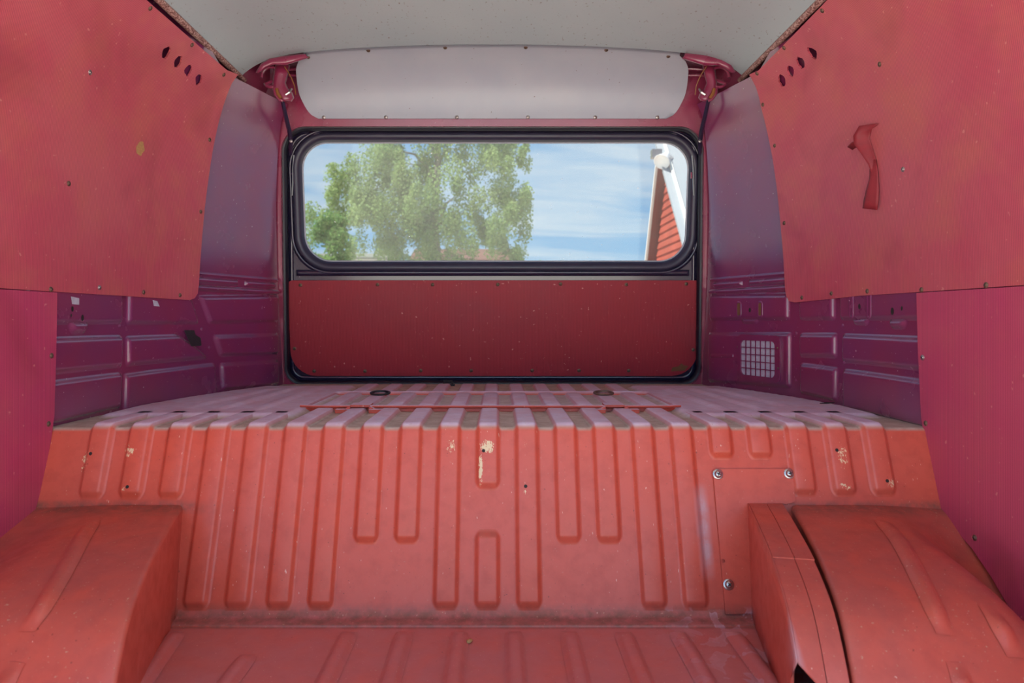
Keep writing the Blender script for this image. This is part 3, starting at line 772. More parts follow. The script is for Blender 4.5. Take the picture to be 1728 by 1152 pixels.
# waist ledge: rolled ridges and two short bars
for side, xs, root in ((-1, (330, 468), wall_l), (1, (1199, 1345), wall_r)):
    S = wallS(side)
    D0, D1 = sorted((on_wall(side, xs[0], 478)[0], on_wall(side, xs[1], 478)[0])); D0 = min(D0, 1.60)
    def zz(py): return CAM[2]+(VY-py)*1.85/F
    def band(name, y0, y1, h, d0=D0, d1=D1, sl=0.006):
        emboss(name, S, [(d0, zz(y1)), (d1, zz(y1)), (d1, zz(y0)), (d0, zz(y0))], h, sl, 0.003, 0.0022, M['purple'], root)
    band('waist_ridge', 466, 473, 0.005); band('waist_ridge', 486, 496, 0.010)
    mid = (D0+D1)/2+0.03
    band('waist_bar', 474, 484, 0.007, D0, mid-0.012); band('waist_bar', 474, 484, 0.007, mid+0.012, D1-0.02)
# slots, holes and rivets
def wall_disc(side, px, py, r, m, name, root, dz=0.0, n=10, rz=None, lift=0.0088):
    D, z = on_wall(side, px, py, 0.006); S = wallS(side); rz = rz or r
    vv = [S(D+r*math.cos(a), z+rz*math.sin(a), lift) for a in np.linspace(0, 2*math.pi, n+1)[:-1]]
    vv.append(S(D, z, lift+dz)); ff = [(i, (i+1) % n, n) for i in range(n)]
    if side < 0: ff = [tuple(reversed(q)) for q in ff]
    return mesh(name, vv, ff, m, root, smooth=dz > 0)
for px in (1247, 1283):
    D, z = on_wall(1, px, 521, 0.006)
    sl = rrect(D-0.0075, D+0.0075, z-0.020, z+0.018, (0.006,)*4, 4)
    ring('slot_rim', WR, [(inset(sl, -0.002), 0.0086), (sl, 0.0108), (inset(sl, 0.003), 0.0088)], M['purple'], wall_r)
    vv = [WR(a, b, 0.0092) for a, b in inset(sl, 0.003)]; mesh('slot_back', vv, [tuple(range(len(vv)))], M['card'], wall_r, False)
for px in (1438, 1468):
    D, z = on_wall(1, px, 518, 0.006)
    sl = rrect(D-0.006, D+0.006, z-0.022, z+0.03, (0.005,)*4, 4)
    ring('slot_rim', WR, [(inset(sl, -0.002), 0.0086), (sl, 0.0108), (inset(sl, 0.004), 0.0088)], M['purple'], wall_r)
for side, lst, root in ((1, ((1266, 523, .004), (1452, 517, .004), (1508, 525, .005), (1524, 520, .003)), wall_r), (-1, ((120, 521, .0035), (118, 532, .002), (137, 536, .004)), wall_l)):
    for px, py, r in lst: wall_disc(side, px, py, r, M['slot'], 'hole', root, rz=r*1.5)
for side, lst, root in ((1, ((1340, 562), (1418, 549), (1418, 591), (1420, 612), (1339, 642), (1361, 654), (1417, 668), (1469, 678), (1531, 690)), wall_r), (-1, ((206, 550), (204, 618), (332, 524), (344, 555), (357, 586), (334, 570)), wall_l)):
    for px, py in lst: wall_disc(side, px, py, 0.0042, M['purple'], 'rivet', root, dz=0.004, lift=0.0006)

# vent grille in the right wall
vd, vz = on_wall(1, 1280, 604, 0.008)
vg = thing('vent_grille', 'square vent with pale daylight-coloured squares low on the right purple wall', 'vent', WR(vd, vz-0.07, 0.006))
P4 = [on_wall(1, *p, 0.008) for p in ((1246, 567), (1318, 566), (1318, 640), (1246, 638))]
d0 = min(p[0] for p in P4); d1 = max(p[0] for p in P4); z0 = min(p[1] for p in P4); z1 = max(p[1] for p in P4)
O4 = [on_wall(1, *p, 0.008) for p in ((1251, 576), (1309, 576), (1309, 632), (1251, 631))]
e0 = min(p[0] for p in O4); e1 = max(p[0] for p in O4); y0 = min(p[1] for p in O4); y1 = max(p[1] for p in O4)
OPEN = rrect(e0, e1, y0, y1, (0.012,)*4, 5)
sheet('frame', WR, rrect(d0, d1, z0, z1, (0.014,)*4, 5), [OPEN], 0.03, 0.0084, 0.0130, M['purple'], vg, sharp=30)
vv = [WR(a, b, 0.0092) for a, b in inset(OPEN, -0.002)]  # pale plate, its colour standing for daylight coming through the vent
tag(mesh('backing', vv, [tuple(range(len(vv)))], M['greylavender'], vg, False), 'pale grey plate coloured as daylight through the vent')
for k in range(1, 7):
    D = e0+(e1-e0)*k/7; MB().hexa([WR(D+a, z, o) for o in (0.0096, 0.0118) for a, z in ((-.0013, y0), (.0013, y0), (.0013, y1), (-.0013, y1))]).build('bar', M['purple'], vg, False)
for k in range(1, 5):
    z = y0+(y1-y0)*k/5; MB().hexa([WR(a, z+b, o) for o in (0.0098, 0.0120) for a, b in ((e0, -.0011), (e1, -.0011), (e1, .0011), (e0, .0011))]).build('bar', M['purple'], vg, False)
for px, py in ((1244, 585), (1245, 617), (1314, 587), (1315, 621)):
    D, z = on_wall(1, px, py, 0.008); stud('screw', SCREW, WR(D, z, 0.0130 if px > 1246 else 0.0088), wall_n(1, D, z), vg, s=0.5)

# scrap of black tape on the left wall
tq = [on_wall(-1, *p, 0.007) for p in ((310, 557), (327, 557), (329, 565), (338, 570), (339, 583), (322, 584))]
tapeo = sheet('tape_scrap', WL, tq, [], 0.01, 0.0088, 0.0098, M['tape'])
tag(tapeo, 'scrap of black tape stuck on the left purple wall', 'tape')
# pale scraped patches on the left wall
for pts_ in (((117, 500), (131, 503), (131, 514), (119, 513)), ((256, 506), (264, 508), (268, 517), (258, 516))):
    q = [on_wall(-1, *p, 0.006) for p in pts_]; vv = [WL(a, b, 0.0090) for a, b in q]
    mesh('bare_patch', vv, [tuple(range(len(vv)))], M['greylavender'], wall_l, False)

# ------------------------------------------------------------------ red trim panels of the side walls
PO = 0.012
def ragged(cx, cz, a, b, n=14, j=0.18):
    return [(cx+a*(1+random.uniform(-j, j))*math.cos(t), cz+b*(1+random.uniform(-j, j))*math.sin(t)) for t in np.linspace(0, 2*math.pi, n+1)[:-1]]
def side_panel(side, label, outline, holes, screws, m, step=0.035):
    S = wallS(side); base = S(*min(outline, key=lambda p: p[1]), 0.0)
    root = thing('trim_panel', label, 'trim panel', base)
    sheet('board', S, outline, holes, step, PO-0.004, PO, m, root, sharp=50)
    for px, py, k in screws:
        D, z = on_wall(side, px, py, PO); stud('screw', SCREWB if k else SCREW, S(D, z, PO), wall_n(side, D, z), root, s=0.95)
    return root
up_edge_l = [(404, 122), (394, 136), (384, 160), (372, 200), (361, 250), (352, 310), (345, 370), (340, 430), (337, 480), (335, 495), (330, 503), (322, 506)]
ol = [on_wall(-1, *p, PO) for p in up_edge_l]
zt = 1.094; zb = ol[-1][1]
top_l = [on_wall(-1, 257+1.12*y, y, PO) for y in range(-560, 118, 25)]
OUT_L = [(0.40, top_l[0][1])]+[p for p in top_l if p[0] > 0.42]+ol+[(1.4, Z_PANEL), (0.40, Z_PANEL)]
h_l = []
for px, py in ((281, 85), (301, 100), (319, 115), (337, 131)):
    D, z = on_wall(-1, px, py, PO); h_l.append(ragged(D, z, 0.0115, 0.0135))
up_l = side_panel(-1, 'large red ribbed vinyl panel on the upper left wall, brown spot, four holes', OUT_L, h_l,
    [(256, 8, 0), (326, 71, 0), (380, 122, 0), (355, 235, 0), (340, 357, 0), (152, 120, 1), (116, 309, 0), (86, 488, 0), (168, 485, 1), (243, 493, 0), (305, 498, 0)], M['vinyl'])
D, z = on_wall(-1, 238, 250, PO)
sheet('brown_spot', WL, ragged(D, z, 0.012, 0.017, 10, 0.3), [], 0.02, PO-0.001, PO+0.0004, M['leafdry'], up_l)
up_edge_r = [(1262, 122), (1273, 142), (1283, 180), (1294, 225), (1303, 270), (1311, 330), (1317, 390), (1321, 440), (1323, 480), (1325, 498), (1330, 508), (1340, 510)]
orr = [on_wall(1, *p, PO) for p in up_edge_r]
top_r = [on_wall(1, 1388-0.96*y, y, PO) for y in range(-560, 118, 25)]
OUT_R = [(0.40, top_r[0][1])]+[p for p in top_r if p[0] > 0.42]+orr+[(1.4, Z_PANEL), (0.40, Z_PANEL)]
h_r = []
for px, py in ((1370, 85), (1350, 102), (1333, 117), (1318, 133)):
    D, z = on_wall(1, px, py, PO); h_r.append(ragged(D, z, 0.0115, 0.0135))
TEAR = [on_wall(1, *p, PO) for p in ((1440, 250), (1452, 240), (1456, 225), (1462, 209), (1466, 214), (1474, 210), (1483, 207), (1470, 217), (1463, 230), (1465, 243), (1472, 254), (1478, 270), (1481, 290), (1480, 306), (1476, 292), (1474, 272), (1467, 256), (1458, 246), (1448, 246))]
up_r = side_panel(1, 'large red ribbed vinyl panel on the upper right wall, torn with a hanging strip', OUT_R, h_r+[TEAR],
    [(1385, 12, 0), (1321, 76, 0), (1275, 120, 0), (1286, 175, 0), (1306, 245, 0), (1322, 376, 0), (1484, 106, 0), (1524, 285, 1), (1352, 502, 0), (1402, 495, 0), (1463, 491, 0), (1555, 489, 0), (1664, 481, 0)], M['vinyl'])
# torn vinyl: a curled flap along the slit and a strip hanging from its foot
rows = []
for k, (a, b, lift) in enumerate((((1462, 209), (1484, 206), .014), ((1458, 226), (1472, 216), .022), ((1461, 240), (1468, 232), .024), ((1468, 256), (1474, 250), .018), ((1474, 276), (1480, 270), .010), ((1478, 300), (1482, 296), .004))):
    A = on_wall(1, *a, PO); B = on_wall(1, *b, PO); r = []
    for q in range(6):
        t = q/5; r.append(WR(A[0]+(B[0]-A[0])*t, A[1]+(B[1]-A[1])*t, PO+0.001+lift*(1-t)**1.6))
    rows.append(r)
v, f = grid(rows); fo = mesh('curled_flap', v, f, M['vinyl_torn'], up_r)
md = fo.modifiers.new('thick', 'SOLIDIFY'); md.thickness = 0.0015
rows = []
for (a, b, lift) in (((1474, 268), (1480, 268), .004), ((1474, 285), (1483, 285), .007), ((1476, 300), (1485, 300), .010), ((1474, 318), (1487, 320), .014), ((1472, 336), (1487, 338), .017), ((1471, 350), (1485, 353), .018)):
    A = on_wall(1, *a, PO); B = on_wall(1, *b, PO); r = []
    for q in range(6):
        t = q/5; r.append(WR(A[0]+(B[0]-A[0])*t, A[1]+(B[1]-A[1])*t, PO+lift*(0.6+0.4*math.cos(t*2.4))))
    rows.append(r)
v, f = grid(rows); fo = mesh('hanging_strip', v, f, M['vinyl_torn'], up_r); md = fo.modifiers.new('thick', 'SOLIDIFY'); md.thickness = 0.0015
rows = []
for (a, b, lift) in (((1437, 246), (1438, 252), .010), ((1446, 238), (1446, 246), .012), ((1454, 236), (1456, 245), .010), ((1462, 240), (1464, 250), .006), ((1470, 254), (1472, 262), .001)):
    A = on_wall(1, *a, PO); B = on_wall(1, *b, PO)
    rows.append([WR(A[0]+(B[0]-A[0])*t, A[1]+(B[1]-A[1])*t, PO+lift*(1-t)) for t in (0, .25, .5, .75, 1)])
v, f = grid(rows); fo = mesh('frayed_edge', v, f, M['vinyl_torn'], up_r); md = fo.modifiers.new('thick', 'SOLIDIFY'); md.thickness = 0.0012

lo_l = [on_wall(-1, *p, PO) for p in ((97, 491), (95, 600), (92, 700), (86, 745), (74, 810), (60, 860), (45, 879), (22, 899), (0, 916))]
OUT_LL = [(0.40, Z_PANEL-0.0015), (lo_l[0][0], Z_PANEL-0.0015)]+lo_l[1:]+[(0.95, 0.105), (0.85, 0.06), (0.74, 0.005), (0.40, 0.005)]
side_panel(-1, 'tall crimson lower left wall panel, its foot cut to the wheel arch', OUT_LL, [], [(87, 600, 0), (82, 715, 0)], M['vinyl_low'])
lo_r = [on_wall(1, *p, PO) for p in ((1546, 490), (1549, 600), (1554, 700), (1560, 745), (1572, 810), (1588, 866), (1610, 892), (1640, 925), (1672, 972), (1700, 1020), (1728, 1066))]
OUT_LR = [(0.40, Z_PANEL-0.0015), (lo_r[0][0], Z_PANEL-0.0015)]+lo_r[1:]+[(0.92, 0.005), (0.40, 0.005)]
side_panel(1, 'tall crimson lower right wall panel, its foot curving along the fender', OUT_LR, [], [(1557, 603, 1), (1562, 714, 0), (1645, 907, 0)], M['vinyl_low'])

# ------------------------------------------------------------------ wheel arches
arch_pts = [(1.165, .1685), (1.13, .1665), (1.05, .161), (.934, .147), (.844, .121), (.79, .078), (.757, .036), (.748, 0.0)]
def catmull(P, n):
    P = [Vector(p) for p in P]; out = []
    Q = [P[0]*2-P[1]]+P+[P[-1]*2-P[-2]]
    for i in range(1, len(Q)-2):
        for k in range(n):
            t = k/n; a, b, c, d = Q[i-1:i+3]
            out.append(0.5*((2*b)+(c-a)*t+(2*a-5*b+4*c-d)*t*t+(3*b-a-3*c+d)*t**3))
    return out+[P[-1]]
ARC = catmull(arch_pts, 7)
zarc = pchip([p.x for p in reversed(ARC)], [p.y for p in reversed(ARC)])
def arch(side, xin, drop, dw, label, ribs):
    root = thing('wheel_arch', label, 'wheel arch', (side*0.6, 0.95, 0.0))
    def z_of(x, D):
        wl = half(D, 0.15)-0.006; return max(zarc(D)-drop(D)*sm((abs(x)-(wl-dw))/dw)**1.3, -0.01)
    rows = []
    for p in ARC:
        D = p.x; xi = xin(D); wl = half(D, 0.15)-0.004; r = []
        for k in range(26):
            t = k/25; x = xi+0.006+(wl-xi-0.006)*t; r.append((side*x, D, z_of(x, D)))
        rows.append([(side*xi, D, max(p.y-0.006, -0.004)), (side*(xi+0.002), D, max(p.y-0.0017, -0.003))]+r)
    v, f = grid(rows); top = mesh('top', v, f if side > 0 else [tuple(reversed(q)) for q in f], M['primer'], root)
    rows = []
    for p in ARC:
        D = p.x; zt_ = max(p.y-0.006, -0.004); rows.append([(side*(xin(D)), D, -0.004+(zt_+0.004)*k/8) for k in range(9)])
    v, f = grid(rows); mesh('side', v, f, M['primer'], root)
    for rb in ribs:
        fr = []
        P = []
        for px, py in rb:
            lo, hi = 0.5, 1.3
            for _ in range(50):
                D = (lo+hi)/2; q = at(px, py, D)
                if q[2] < z_of(q[0], D): hi = D
                else: lo = D
            P.append((at(px, py, lo)[0], lo))
        cc = catmull(P, 6)
        for i, q in enumerate(cc):
            e = 0.006; n = Vector((-(z_of(q.x+e, q.y)-z_of(q.x-e, q.y))/(2*e), -(z_of(q.x, q.y+e)-z_of(q.x, q.y-e))/(2*e), 1)).normalized()
            a, b = cc[max(i-1, 0)], cc[min(i+1, len(cc)-1)]; t = Vector((b.x-a.x, b.y-a.y, z_of(b.x, b.y)-z_of(a.x, a.y))).normalized()
            fr.append(((q.x, q.y, z_of(q.x, q.y)+0.0006), tuple(t.cross(n)), tuple(n)))
        sweep('rib', fr, [(a*0.85, b) for a, b in PRF_S], (0.035, 0.035), M['primer'], root)
    return root
arch(-1, lambda D: 0.514-0.258*(1.14-D), pchip([.8, 1.0, 1.056, 1.138, 1.17], [.06, .036, .026, .008, .0]), 0.16, 'brick-red wheel arch at the lower left, below the crimson panel',
     [[(158, 878), (140, 905), (110, 960), (75, 1020), (45, 1066)], [(28, 1118), (5, 1160), (-20, 1210)]])
arch(1, lambda D: 0.505-0.240*(1.13-D), pchip([.8, 1.0, 1.056, 1.1, 1.14, 1.17], [.12, .105, .068, .036, .010, .0]), 0.15, 'brick-red fender-shaped wheel arch at the lower right, beside the folded duct',
     [[(1486, 878), (1515, 910), (1548, 968), (1578, 1030), (1596, 1072)], [(1612, 1118), (1624, 1150), (1636, 1190)], [(1665, 1022), (1690, 1060), (1715, 1110)]])

# ------------------------------------------------------------------ folded sheet duct beside the right arch and the bolted plate
dx = lambda D: 0.434-0.208*(1.13-D)
DW = 0.056
du = thing('duct_cover', 'folded red sheet-metal duct with open dark end beside the right wheel arch', 'duct', (0.44, 0.96, 0))
Ds = [1.158-0.366*k/24 for k in range(25)]
def dz(D): return zarc(D)+0.004
def dplate(name, u0, u1, k0, k1):
    mb = MB(); cut = lambda u, k: -0.045*u*max(0, k-12)/12
    rows = [[(dx(Ds[k]+cut(u, k))+DW*u, Ds[k]+cut(u, k), dz(Ds[k]+cut(u, k))+o) for u, o in ((u0, 0), (u1, 0), (u1, -0.0016), (u0, -0.0016), (u0, 0))] for k in range(k0, k1+1)]
    v, f = grid(rows); mb.add(v, f); mb.f += [(0, 1, 2, 3), tuple(len(v)-5+q for q in (3, 2, 1, 0))]
    return mb.build(name, M['primer'], du, sharp=30)
dplate('top_plate', 0.0, 0.52, 0, 14); dplate('top_plate', 0.535, 1.0, 0, 14); dplate('top_plate', 0.0, 0.515, 14, 24).location.z -= 0.0012; dplate('top_plate', 0.53, 0.98, 14, 24).location.z -= 0.0010
rows = []
for k, D in enumerate(Ds):
    rows.append([(dx(D)-0.0005-0.002*(1-q/6), D+(0.0 if k < 24 else 0.05*(1-q/6)), 0.002+(dz(D)-0.0022)*q/6) for q in range(7)])
v, f = grid(rows); so = mesh('side_plate', v, f, M['primer'], du); md = so.modifiers.new('thick', 'SOLIDIFY'); md.thickness = 0.0016; md.offset = -1
rows = [[(dx(D)+DW*0.9, D, 0.002+(dz(D)-0.006)*q/4) for q in range(5)] for D in Ds[:-1]]
v, f = grid(rows); mesh('inner_wall', v, f, M['black'], du)

pl = [(1203, 795), (1206, 792), (1336, 792), (1339, 796), (1341, 848), (1328, 851), (1272, 851), (1286, 1035), (1224, 1037)]
PLA = [face_xs(px, py, 0.003) for px, py in pl]
PLH = [[(x+0.0032*math.cos(a), s+0.0032*math.sin(a)) for a in np.linspace(0, 2*math.pi, 9)[:-1]] for x, s in [face_xs(1220, 947, 0.003)]]
apl = thing('access_plate', 'L-shaped red sheet plate held by three bright bolts, beside the duct', 'plate', deckS(PLA[-1][0], PLA[-1][1], 0))
sheet('plate', deckS, PLA, PLH, 0.05, 0.0012, 0.0042, M['primer'], apl, sharp=30)
nf = path(0.1)[2]
for px, py in ((1211, 801), (1331, 800), (1229, 987)):
    x, s = face_xs(px, py, 0.003); stud('bolt', BOLT, deckS(x, s, 0.0042), (0, nf.x, nf.y), apl)
for py in (875, 947, 1018):
    a = face_xs(1258+(py-875)*0.08, py, 0.003); b = face_xs(1275+(py-875)*0.08, py+3, 0.003)
    MB().hexa([deckS(x, s, o) for o in (0.003, 0.0062) for x, s in ((a[0], b[1]), (b[0], b[1]), (b[0], a[1]), (a[0], a[1]))]).build('tab', M['primer'], apl, False)

# ------------------------------------------------------------------ tailgate hinges behind the valance ends
def hinge(side):
    X = lambda px: px if side < 0 else 1672-px       # mirror of the left one
    P = lambda px, py, D: at(X(px), py, D)
    where = 'left' if side < 0 else 'right'
    root = thing('hinge_bracket', 'magenta tailgate hinge with looped spring bar at the %s end of the white valance' % where, 'hinge', P(478, 172, 1.80), group='tailgate hinges')
    mb = MB()                                          # capped channel under the roof rail
    top = [(432, 121), (441, 107), (455, 98), (480, 94), (516, 90)]; low = [(440, 121), (450, 113), (462, 109), (482, 110), (520, 98)]
    rows = []
    for (a, b) in zip(top, low):
        rows.append([P(a[0], a[1], 1.752), P(a[0], a[1]+1, 1.745), P((a[0]+b[0])/2, (a[1]+b[1])/2+2, 1.742), P(b[0], b[1]-1, 1.745), P(b[0], b[1], 1.752), P(b[0], b[1], 1.80), P(a[0], a[1]+2, 1.83)])
    v, f = grid(rows); o = mesh('channel', v, f, M['magenta'], root); md = o.modifiers.new('thick', 'SOLIDIFY'); md.thickness = 0.002
    pts = []
    for a in np.linspace(-0.55, 2*math.pi-1.3, 22): pts.append(P(458-16.5*math.cos(a+0.5), 130-17*math.sin(a+0.5), 1.80))
    MB().tube(pts+[P(482, 128, 1.84)], 0.0042, 9).build('spring_loop', M['magenta'], root)
    MB().tube([P(470, 118, 1.84), P(505, 116, 1.85), P(560, 115, 1.855)], 0.0042, 9).build('torsion_bar', M['magenta'], root)
    MB().tube([P(470, 127, 1.86), P(505, 127, 1.865), P(560, 126, 1.868)], 0.0042, 9).build('torsion_bar', M['magenta'], root)
    rows = []                                          # arm: broad pressed lever ending in a rounded lobe
    for (cx, cy, hw) in ((476, 110, 11), (474, 125, 10), (471, 140, 9), (473, 150, 11), (479, 158, 13), (483, 165, 11), (485, 170, 5)):
        rows.append([P(cx-hw, cy, 1.812), P(cx-hw*0.8, cy, 1.795), P(cx-hw*0.4, cy, 1.792), P(cx+hw*0.3, cy, 1.797), P(cx+hw*0.8, cy, 1.800), P(cx+hw, cy, 1.815)])
    v, f = grid(rows); o = mesh('arm', v, f, M['magenta'], root); md = o.modifiers.new('thick', 'SOLIDIFY'); md.thickness = 0.004
    MB().tube([P(463, 149, 1.792), P(465, 160, 1.788), P(472, 168, 1.788), P(477, 170, 1.79)], 0.0042, 8).build('hook', M['magenta'], root)
    tag(MB().tube([P(467, 150, 1.788), P(469, 158, 1.785), P(474, 166, 1.786)], 0.0045, 8).build('sleeve', M['brass'], root), 'yellowed rubber sleeve')
    MB().tube([P(480, 112, 1.79), P(487, 123, 1.80), P(492, 132, 1.81), P(497, 145, 1.82), P(499, 160, 1.83)], 0.0015, 6).build('wire', M['brass'], root)
    MB().tube([P(482, 160, 1.79), P(488, 156, 1.79), P(492, 150, 1.80)], 0.003, 6).build('pin', M['steel'], root)
    st = thing('support_strut', 'dark flat strut running down from the %s hinge to the tailgate' % where, 'strut', P(492, 262, gate_d(.95)), group='tailgate struts')
    rows = []
    for (px, py, D, hw) in ((476, 168, 1.80, 3.2), (482, 195, 1.83, 3.6), (488, 220, 1.872, 3.8), (491, 240, 1.905, 3.6), (490, 262, 1.925, 2.6)):
        rows.append([P(px-hw, py, D+0.003), P(px-hw*0.3, py, D), P(px+hw, py, D+0.004), P(px+hw*0.3, py, D+0.008), P(px-hw, py, D+0.003)])
    v, f = grid(rows); mesh('bar', v, f, M['navy'], st, sharp=40)
    stud('pivot', SCREWB, P(491, 238, 1.900), (0, -1, 0), st, s=0.9)
    return root
hinge(-1); hinge(1)

# bits lying about
tw = MB().tube([at(1406, 684, 1.45), at(1418, 683, 1.458), at(1431, 683, 1.462)], [0.0008, 0.0016, 0.001], 6)
tw = MB().tube([(0.70, 1.452, 0.3032), (0.716, 1.457, 0.3034), (0.735, 1.461, 0.3032)], [0.0008, 0.0018, 0.001], 6).build('twig', M['black'])
tag(tw, 'thin dark twig lying on the deck by the right wall', 'twig')
cx, cy, cz = at(792, 1083, 1.018)
lf = []
for k in range(9):
    a = 2*math.pi*k/9; r = 0.006*(0.7+0.5*random.random()); lf.append((cx+r*math.cos(a), cy+r*1.5*math.sin(a), 0.0012+0.002*random.random()))
o = mesh('dry_leaf', lf+[(cx, cy, 0.0042)], [(i, (i+1) % 9, 9) for i in range(9)], M['leafdry'])
md = o.modifiers.new('thick', 'SOLIDIFY'); md.thickness = 0.0006
tag(o, 'tiny tan leaf scrap lying on the front floor', 'leaf')

# ------------------------------------------------------------------ outdoors
GZ = -0.62
g = mesh('ground', [(-90, -90, GZ), (90, -90, GZ), (90, 90, GZ), (-90, 90, GZ)], [(0, 1, 2, 3)], M['gravel'], smooth=False); g['kind'] = 'structure'

def leaves(clusters, per, size, droop):
    """clusters: (x, y, z, rx, ry, rz); folded diamond leaves hung through each cluster"""
    V = []; N = 0; Fs = []
    for (cx, cy, cz, rx, ry, rz) in clusters:
        n = int(per*rng.uniform(0.7, 1.3))
        d = rng.normal(size=(n, 3)); d /= np.linalg.norm(d, axis=1)[:, None]; r = rng.uniform(0.1, 1, n)[:, None]**0.5
        c = np.array([cx, cy, cz])+d*r*np.array([rx, ry, rz])
        ax = rng.normal(size=(n, 3)); ax[:, 2] -= droop; ax /= np.linalg.norm(ax, axis=1)[:, None]
        sd_ = np.cross(ax, rng.normal(size=(n, 3))); sd_ /= np.linalg.norm(sd_, axis=1)[:, None]; nn = np.cross(ax, sd_)
        s = size*rng.uniform(0.6, 1.3, n)[:, None]
        V.append(np.stack([c, c+ax*s*0.5+sd_*s*0.36+nn*s*0.12, c+ax*s, c+ax*s*0.5-sd_*s*0.36+nn*s*0.12], 1).reshape(-1, 3))
        idx = np.arange(n)*4+N; Fs.append(np.stack([idx, idx+1, idx+2, idx+3], 1)); N += 4*n
    return np.concatenate(V), np.concatenate(Fs)
def leaf_obj(name, clusters, per, size, droop, m, parent):
    V, Fq = leaves(clusters, per, size, droop); V = V-np.array(parent.location)
    me = bpy.data.meshes.new(name); me.from_pydata(V.tolist(), [], Fq.tolist()); o = link(name, me, m, parent); return o
def blob(cx, cy, cz, rx, ry, rz, n, cr, vert=1.6):
    out = []
    for _ in range(n):
        d = rng.normal(size=3); d /= np.linalg.norm(d); k = rng.uniform(0.25, 1)**0.45
        r = cr*rng.uniform(0.6, 1.25)
        out.append((cx+d[0]*rx*k, cy+d[1]*ry*k, cz+d[2]*rz*k, r, r, r*vert))
    return out
DT = 26.0
bx, by, _ = at(735, 500, DT)
tr = thing('birch_tree', 'big leafy birch filling the left half of the rear window', 'tree', (bx, by, GZ))
def W(px, py, D=DT): return at(px, py, D)
cl = []
def lob(px, py, rpx, rpy, n, cr, dy=0.0):
    x, y, z = W(px, py, DT+dy); k = DT/F; cl.extend(blob(x, y, z, rpx*k, 1.6, rpy*k, n, cr))
lob(725, 240, 105, 80, 46, .42); lob(640, 320, 62, 62, 26, .40, -.6); lob(610, 385, 55, 50, 18, .38, -.6); lob(740, 340, 85, 62, 30, .42, -1); lob(835, 290, 42, 60, 20, .38)
lob(850, 380, 44, 58, 24, .36, -.4); lob(760, 400, 75, 45, 24, .40, -.8); lob(690, 410, 50, 42, 14, .38); lob(735, 120, 90, 90, 40, .5); lob(880, 262, 16, 16, 4, .25); lob(840, 210, 48, 40, 12, .36); lob(880, 345, 18, 30, 7, .28); lob(870, 425, 22, 20, 6, .28); lob(590, 300, 26, 22, 6, .3); lob(740, 480, 120, 50, 30, .45); lob(665, 275, 45, 35, 12, .34); lob(600, 345, 40, 34, 12, .32, -.3); lob(575, 330, 20, 22, 5, .26); lob(690, 360, 60, 60, 16, .36); lob(545, 385, 28, 40, 9, .3)
leaf_obj('foliage', cl, 260, 0.095, 0.9, M['birch_leaf'], tr)
tk = MB().tube([(bx, by, GZ), (bx+.1, by, 1.5), (bx-.05, by, 4), (bx+.1, by, 7), (bx, by, 10.5)], [.26, .22, .17, .11, .03], 10); tk.build('trunk', M['bark'], tr)
for k in range(14):
    a = rng.uniform(0, 6.28); z0_ = rng.uniform(1.5, 8); L = rng.uniform(1.5, 3.0)*(1.1-z0_/14)
    MB().tube([(bx, by, z0_), (bx+L*.5*math.cos(a), by+L*.35*math.sin(a), z0_+L*.6), (bx+L*math.cos(a), by+L*.6*math.sin(a), z0_+L*.7)], [.07, .05, .015], 6).build('limb', M['bark'], tr)
def small_tree(name, label, px, py_top, D, wpx, n, leafm, group=None, trunk=True, size=.10, dens=230):
    k = D/F; x, y, zt_ = at(px, py_top, D); zb_ = GZ+1.0; root = thing(name, label, 'tree' if trunk else 'bush', (x, y, GZ))
    rx = wpx*k/2; rz = (zt_-zb_)/2
    cs = blob(x, y, (zt_+zb_)/2, rx*0.85, rx*0.8, rz*0.85, n, rx*0.34, 1.0)
    leaf_obj('foliage', cs, dens, size, 0.2, leafm, root)
    MB().tube([(x, y, GZ), (x+.05, y, GZ+1.2), (x-.03, y, (zt_+zb_)/2+rz*.4)], [.12, .09, .03], 8).build('trunk', M['bark'], root)
    return root
small_tree('young_tree', 'darker green small tree at the left edge of the rear window', 556, 345, 22, 92, 30, M['oak_leaf'])
small_tree('bush', 'low green bush top right of the birch, at the window foot', 925, 426, 30, 78, 22, M['oak_leaf'], trunk=False, size=.16)
# low house and outbuilding behind the trees
def house(name, label, px0, px1, D, y_eave, y_ridge, wallm, roofm):
    x0, _, ze = at(px0, y_eave, D); x1 = at(px1, y_eave, D)[0]; zr = at(px0, y_ridge, D)[2]
    root = thing(name, label, 'building', ((x0+x1)/2, D+3, GZ))
    MB().box((x0+.2, D+.3, GZ), (x1-.2, D+5.7, ze)).build('walls', wallm, root, False)
    mb = MB()
    for (ya, yb) in ((D, D+3), (D+6, D+3)):
        mb.hexa([(x0, ya, ze-.05), (x1, ya, ze-.05), (x1, yb, zr-.05), (x0, yb, zr-.05), (x0, ya, ze+.08), (x1, ya, ze+.08), (x1, yb, zr+.08), (x0, yb, zr+.08)])
    mb.build('roof', roofm, root, False)
    n = int((x1-x0)/3)
    for k in range(n):
        xc = x0+(x1-x0)*(k+.5)/n; wd = MB().box((xc-.5, D+.22, ze-1.5), (xc+.5, D+.3, ze-.4)).build('window', M['white_wood'], root, False)
        MB().box((xc-.42, D+.2, ze-1.42), (xc+.42, D+.22, ze-.48)).build('pane', M['lampglass'], wd, False)
    return root
house('outbuilding', 'long low grey-roofed building behind the small tree', 380, 655, 38, 436, 421, M['white_wood'], M['greyroof'])
house('red_house', 'brick-red house with tiled roof glimpsed low behind the birch', 690, 880, 44, 440, 414, M['redwood'], M['rooftile'])

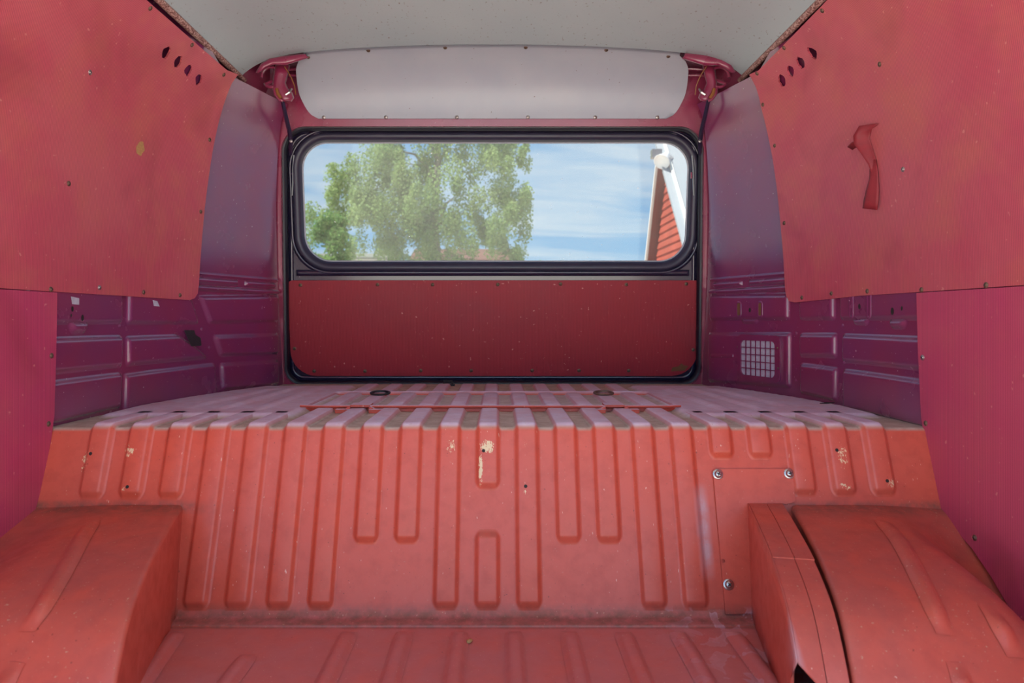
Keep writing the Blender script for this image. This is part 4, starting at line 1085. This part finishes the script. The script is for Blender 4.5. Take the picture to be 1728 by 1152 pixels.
# red boarded gable at the right, seen almost edge on
BX = 3.02+CAM[0]
ga = thing('gable_house', 'red boarded gable end with white barge boards at the right window edge', 'building', (BX+1.5, 10.5, GZ))
apex = (11.9, 3.60); far = (13.15, 1.20); near_slope = -1.12
def edge_far(z): return apex[0]+(apex[1]-z)*(far[0]-apex[0])/(apex[1]-far[1])
def edge_near(z): return max(apex[0]-(apex[1]-z)*0.89, 7.6)
z = GZ; k = 0; PITCH = 0.135
while z < apex[1]-0.12:
    za, zb_ = z, z+PITCH+0.012
    zb_ = min(zb_, apex[1]-.02)
    MB().hexa([(BX-0.030, edge_near(za), za), (BX-0.030, edge_far(za), za), (BX+0.0, edge_far(za), za), (BX+0.0, edge_near(za), za),
               (BX-0.006, edge_near(zb_), zb_), (BX-0.006, edge_far(zb_), zb_), (BX+0.0, edge_far(zb_), zb_), (BX+0.0, edge_near(zb_), zb_)]).build('board', M['redwood'], ga, False)
    z += PITCH
zn = 7.6
mb = MB(); poly = [(zn, GZ), (13.9, GZ), (far[0], far[1]), apex, (zn, apex[1]-(apex[0]-zn)/0.89)]
def prism(poly, xa, xb):
    n = len(poly); v = [(xa, a, b) for a, b in poly]+[(xb, a, b) for a, b in poly]
    return v, [tuple(range(n)), tuple(reversed(range(n, 2*n)))]+[(i, i+n, (i+1) % n+n, (i+1) % n) for i in range(n)]
poly = [(zn, GZ), (edge_far(GZ), GZ), apex, (zn, max(GZ+.2, apex[1]-(apex[0]-zn)/0.89))]
mb.add(*prism(poly, BX+0.002, BX+5)); mb.build('body', M['redwood'], ga, False)
def barge(a, b, wd, name):
    d = Vector((b[0]-a[0], b[1]-a[1])).normalized(); n = Vector((-d.y, d.x))
    p = [a, b, (b[0]+n.x*wd, b[1]+n.y*wd), (a[0]+n.x*wd, a[1]+n.y*wd)]
    return MB().add(*prism(p, BX-0.20, BX-0.16)).build(name, M['white_wood'], ga, False)
barge((apex[0]+.1, apex[1]), (edge_far(GZ)+.16, GZ), 0.05, 'barge_board'); barge((zn, apex[1]-(apex[0]-zn)/0.89), apex, 0.16, 'barge_board')
MB().add(*prism([(zn, apex[1]-(apex[0]-zn)/0.89+.1), (apex[0], apex[1]+.1), (apex[0], apex[1]+.18), (zn, apex[1]-(apex[0]-zn)/0.89+.18)], BX-0.32, BX+5)).build('roof', M['paleroof'], ga, False)
MB().add(*prism([(apex[0], apex[1]+.1), (edge_far(GZ)+.1, GZ), (edge_far(GZ)+.2, GZ), (apex[0], apex[1]+.18)], BX-0.16, BX+5)).build('verge', M['brownwood'], ga, False)
# floodlight at the gable peak
fx, fy, fz = at(1120, 268, 11.2)
fd = thing('floodlight', 'white floodlight sticking out from the gable peak', 'floodlight', (fx, fy, fz))
Q = Vector((-0.5, -0.6, -0.62)).to_track_quat('Z', 'Y').to_matrix()
v, f = lathe([(.02, -.16), (.05, -.15), (.07, -.06), (.12, .06), (.135, .10), (.125, .10), (.115, .085), (.02, .08)], 16)
mesh('housing', [tuple(Vector((fx, fy, fz))+Q @ Vector(p)) for p in v], f, M['lampwhite'], fd)
MB().tube([tuple(Vector((fx, fy, fz))-Q @ Vector((0, 0, -.0))+Vector((.08, .1, .1))), (fx+.2, fy+.2, fz+.05), (BX+.0, fy+.5, fz-.05)], 0.035, 8).build('arm', M['lampwhite'], fd)
MB().box((fx-.19, fy-.02, fz+.02), (fx-.03, fy+.12, fz+.16)).build('sensor', M['lampglass'], fd, False)
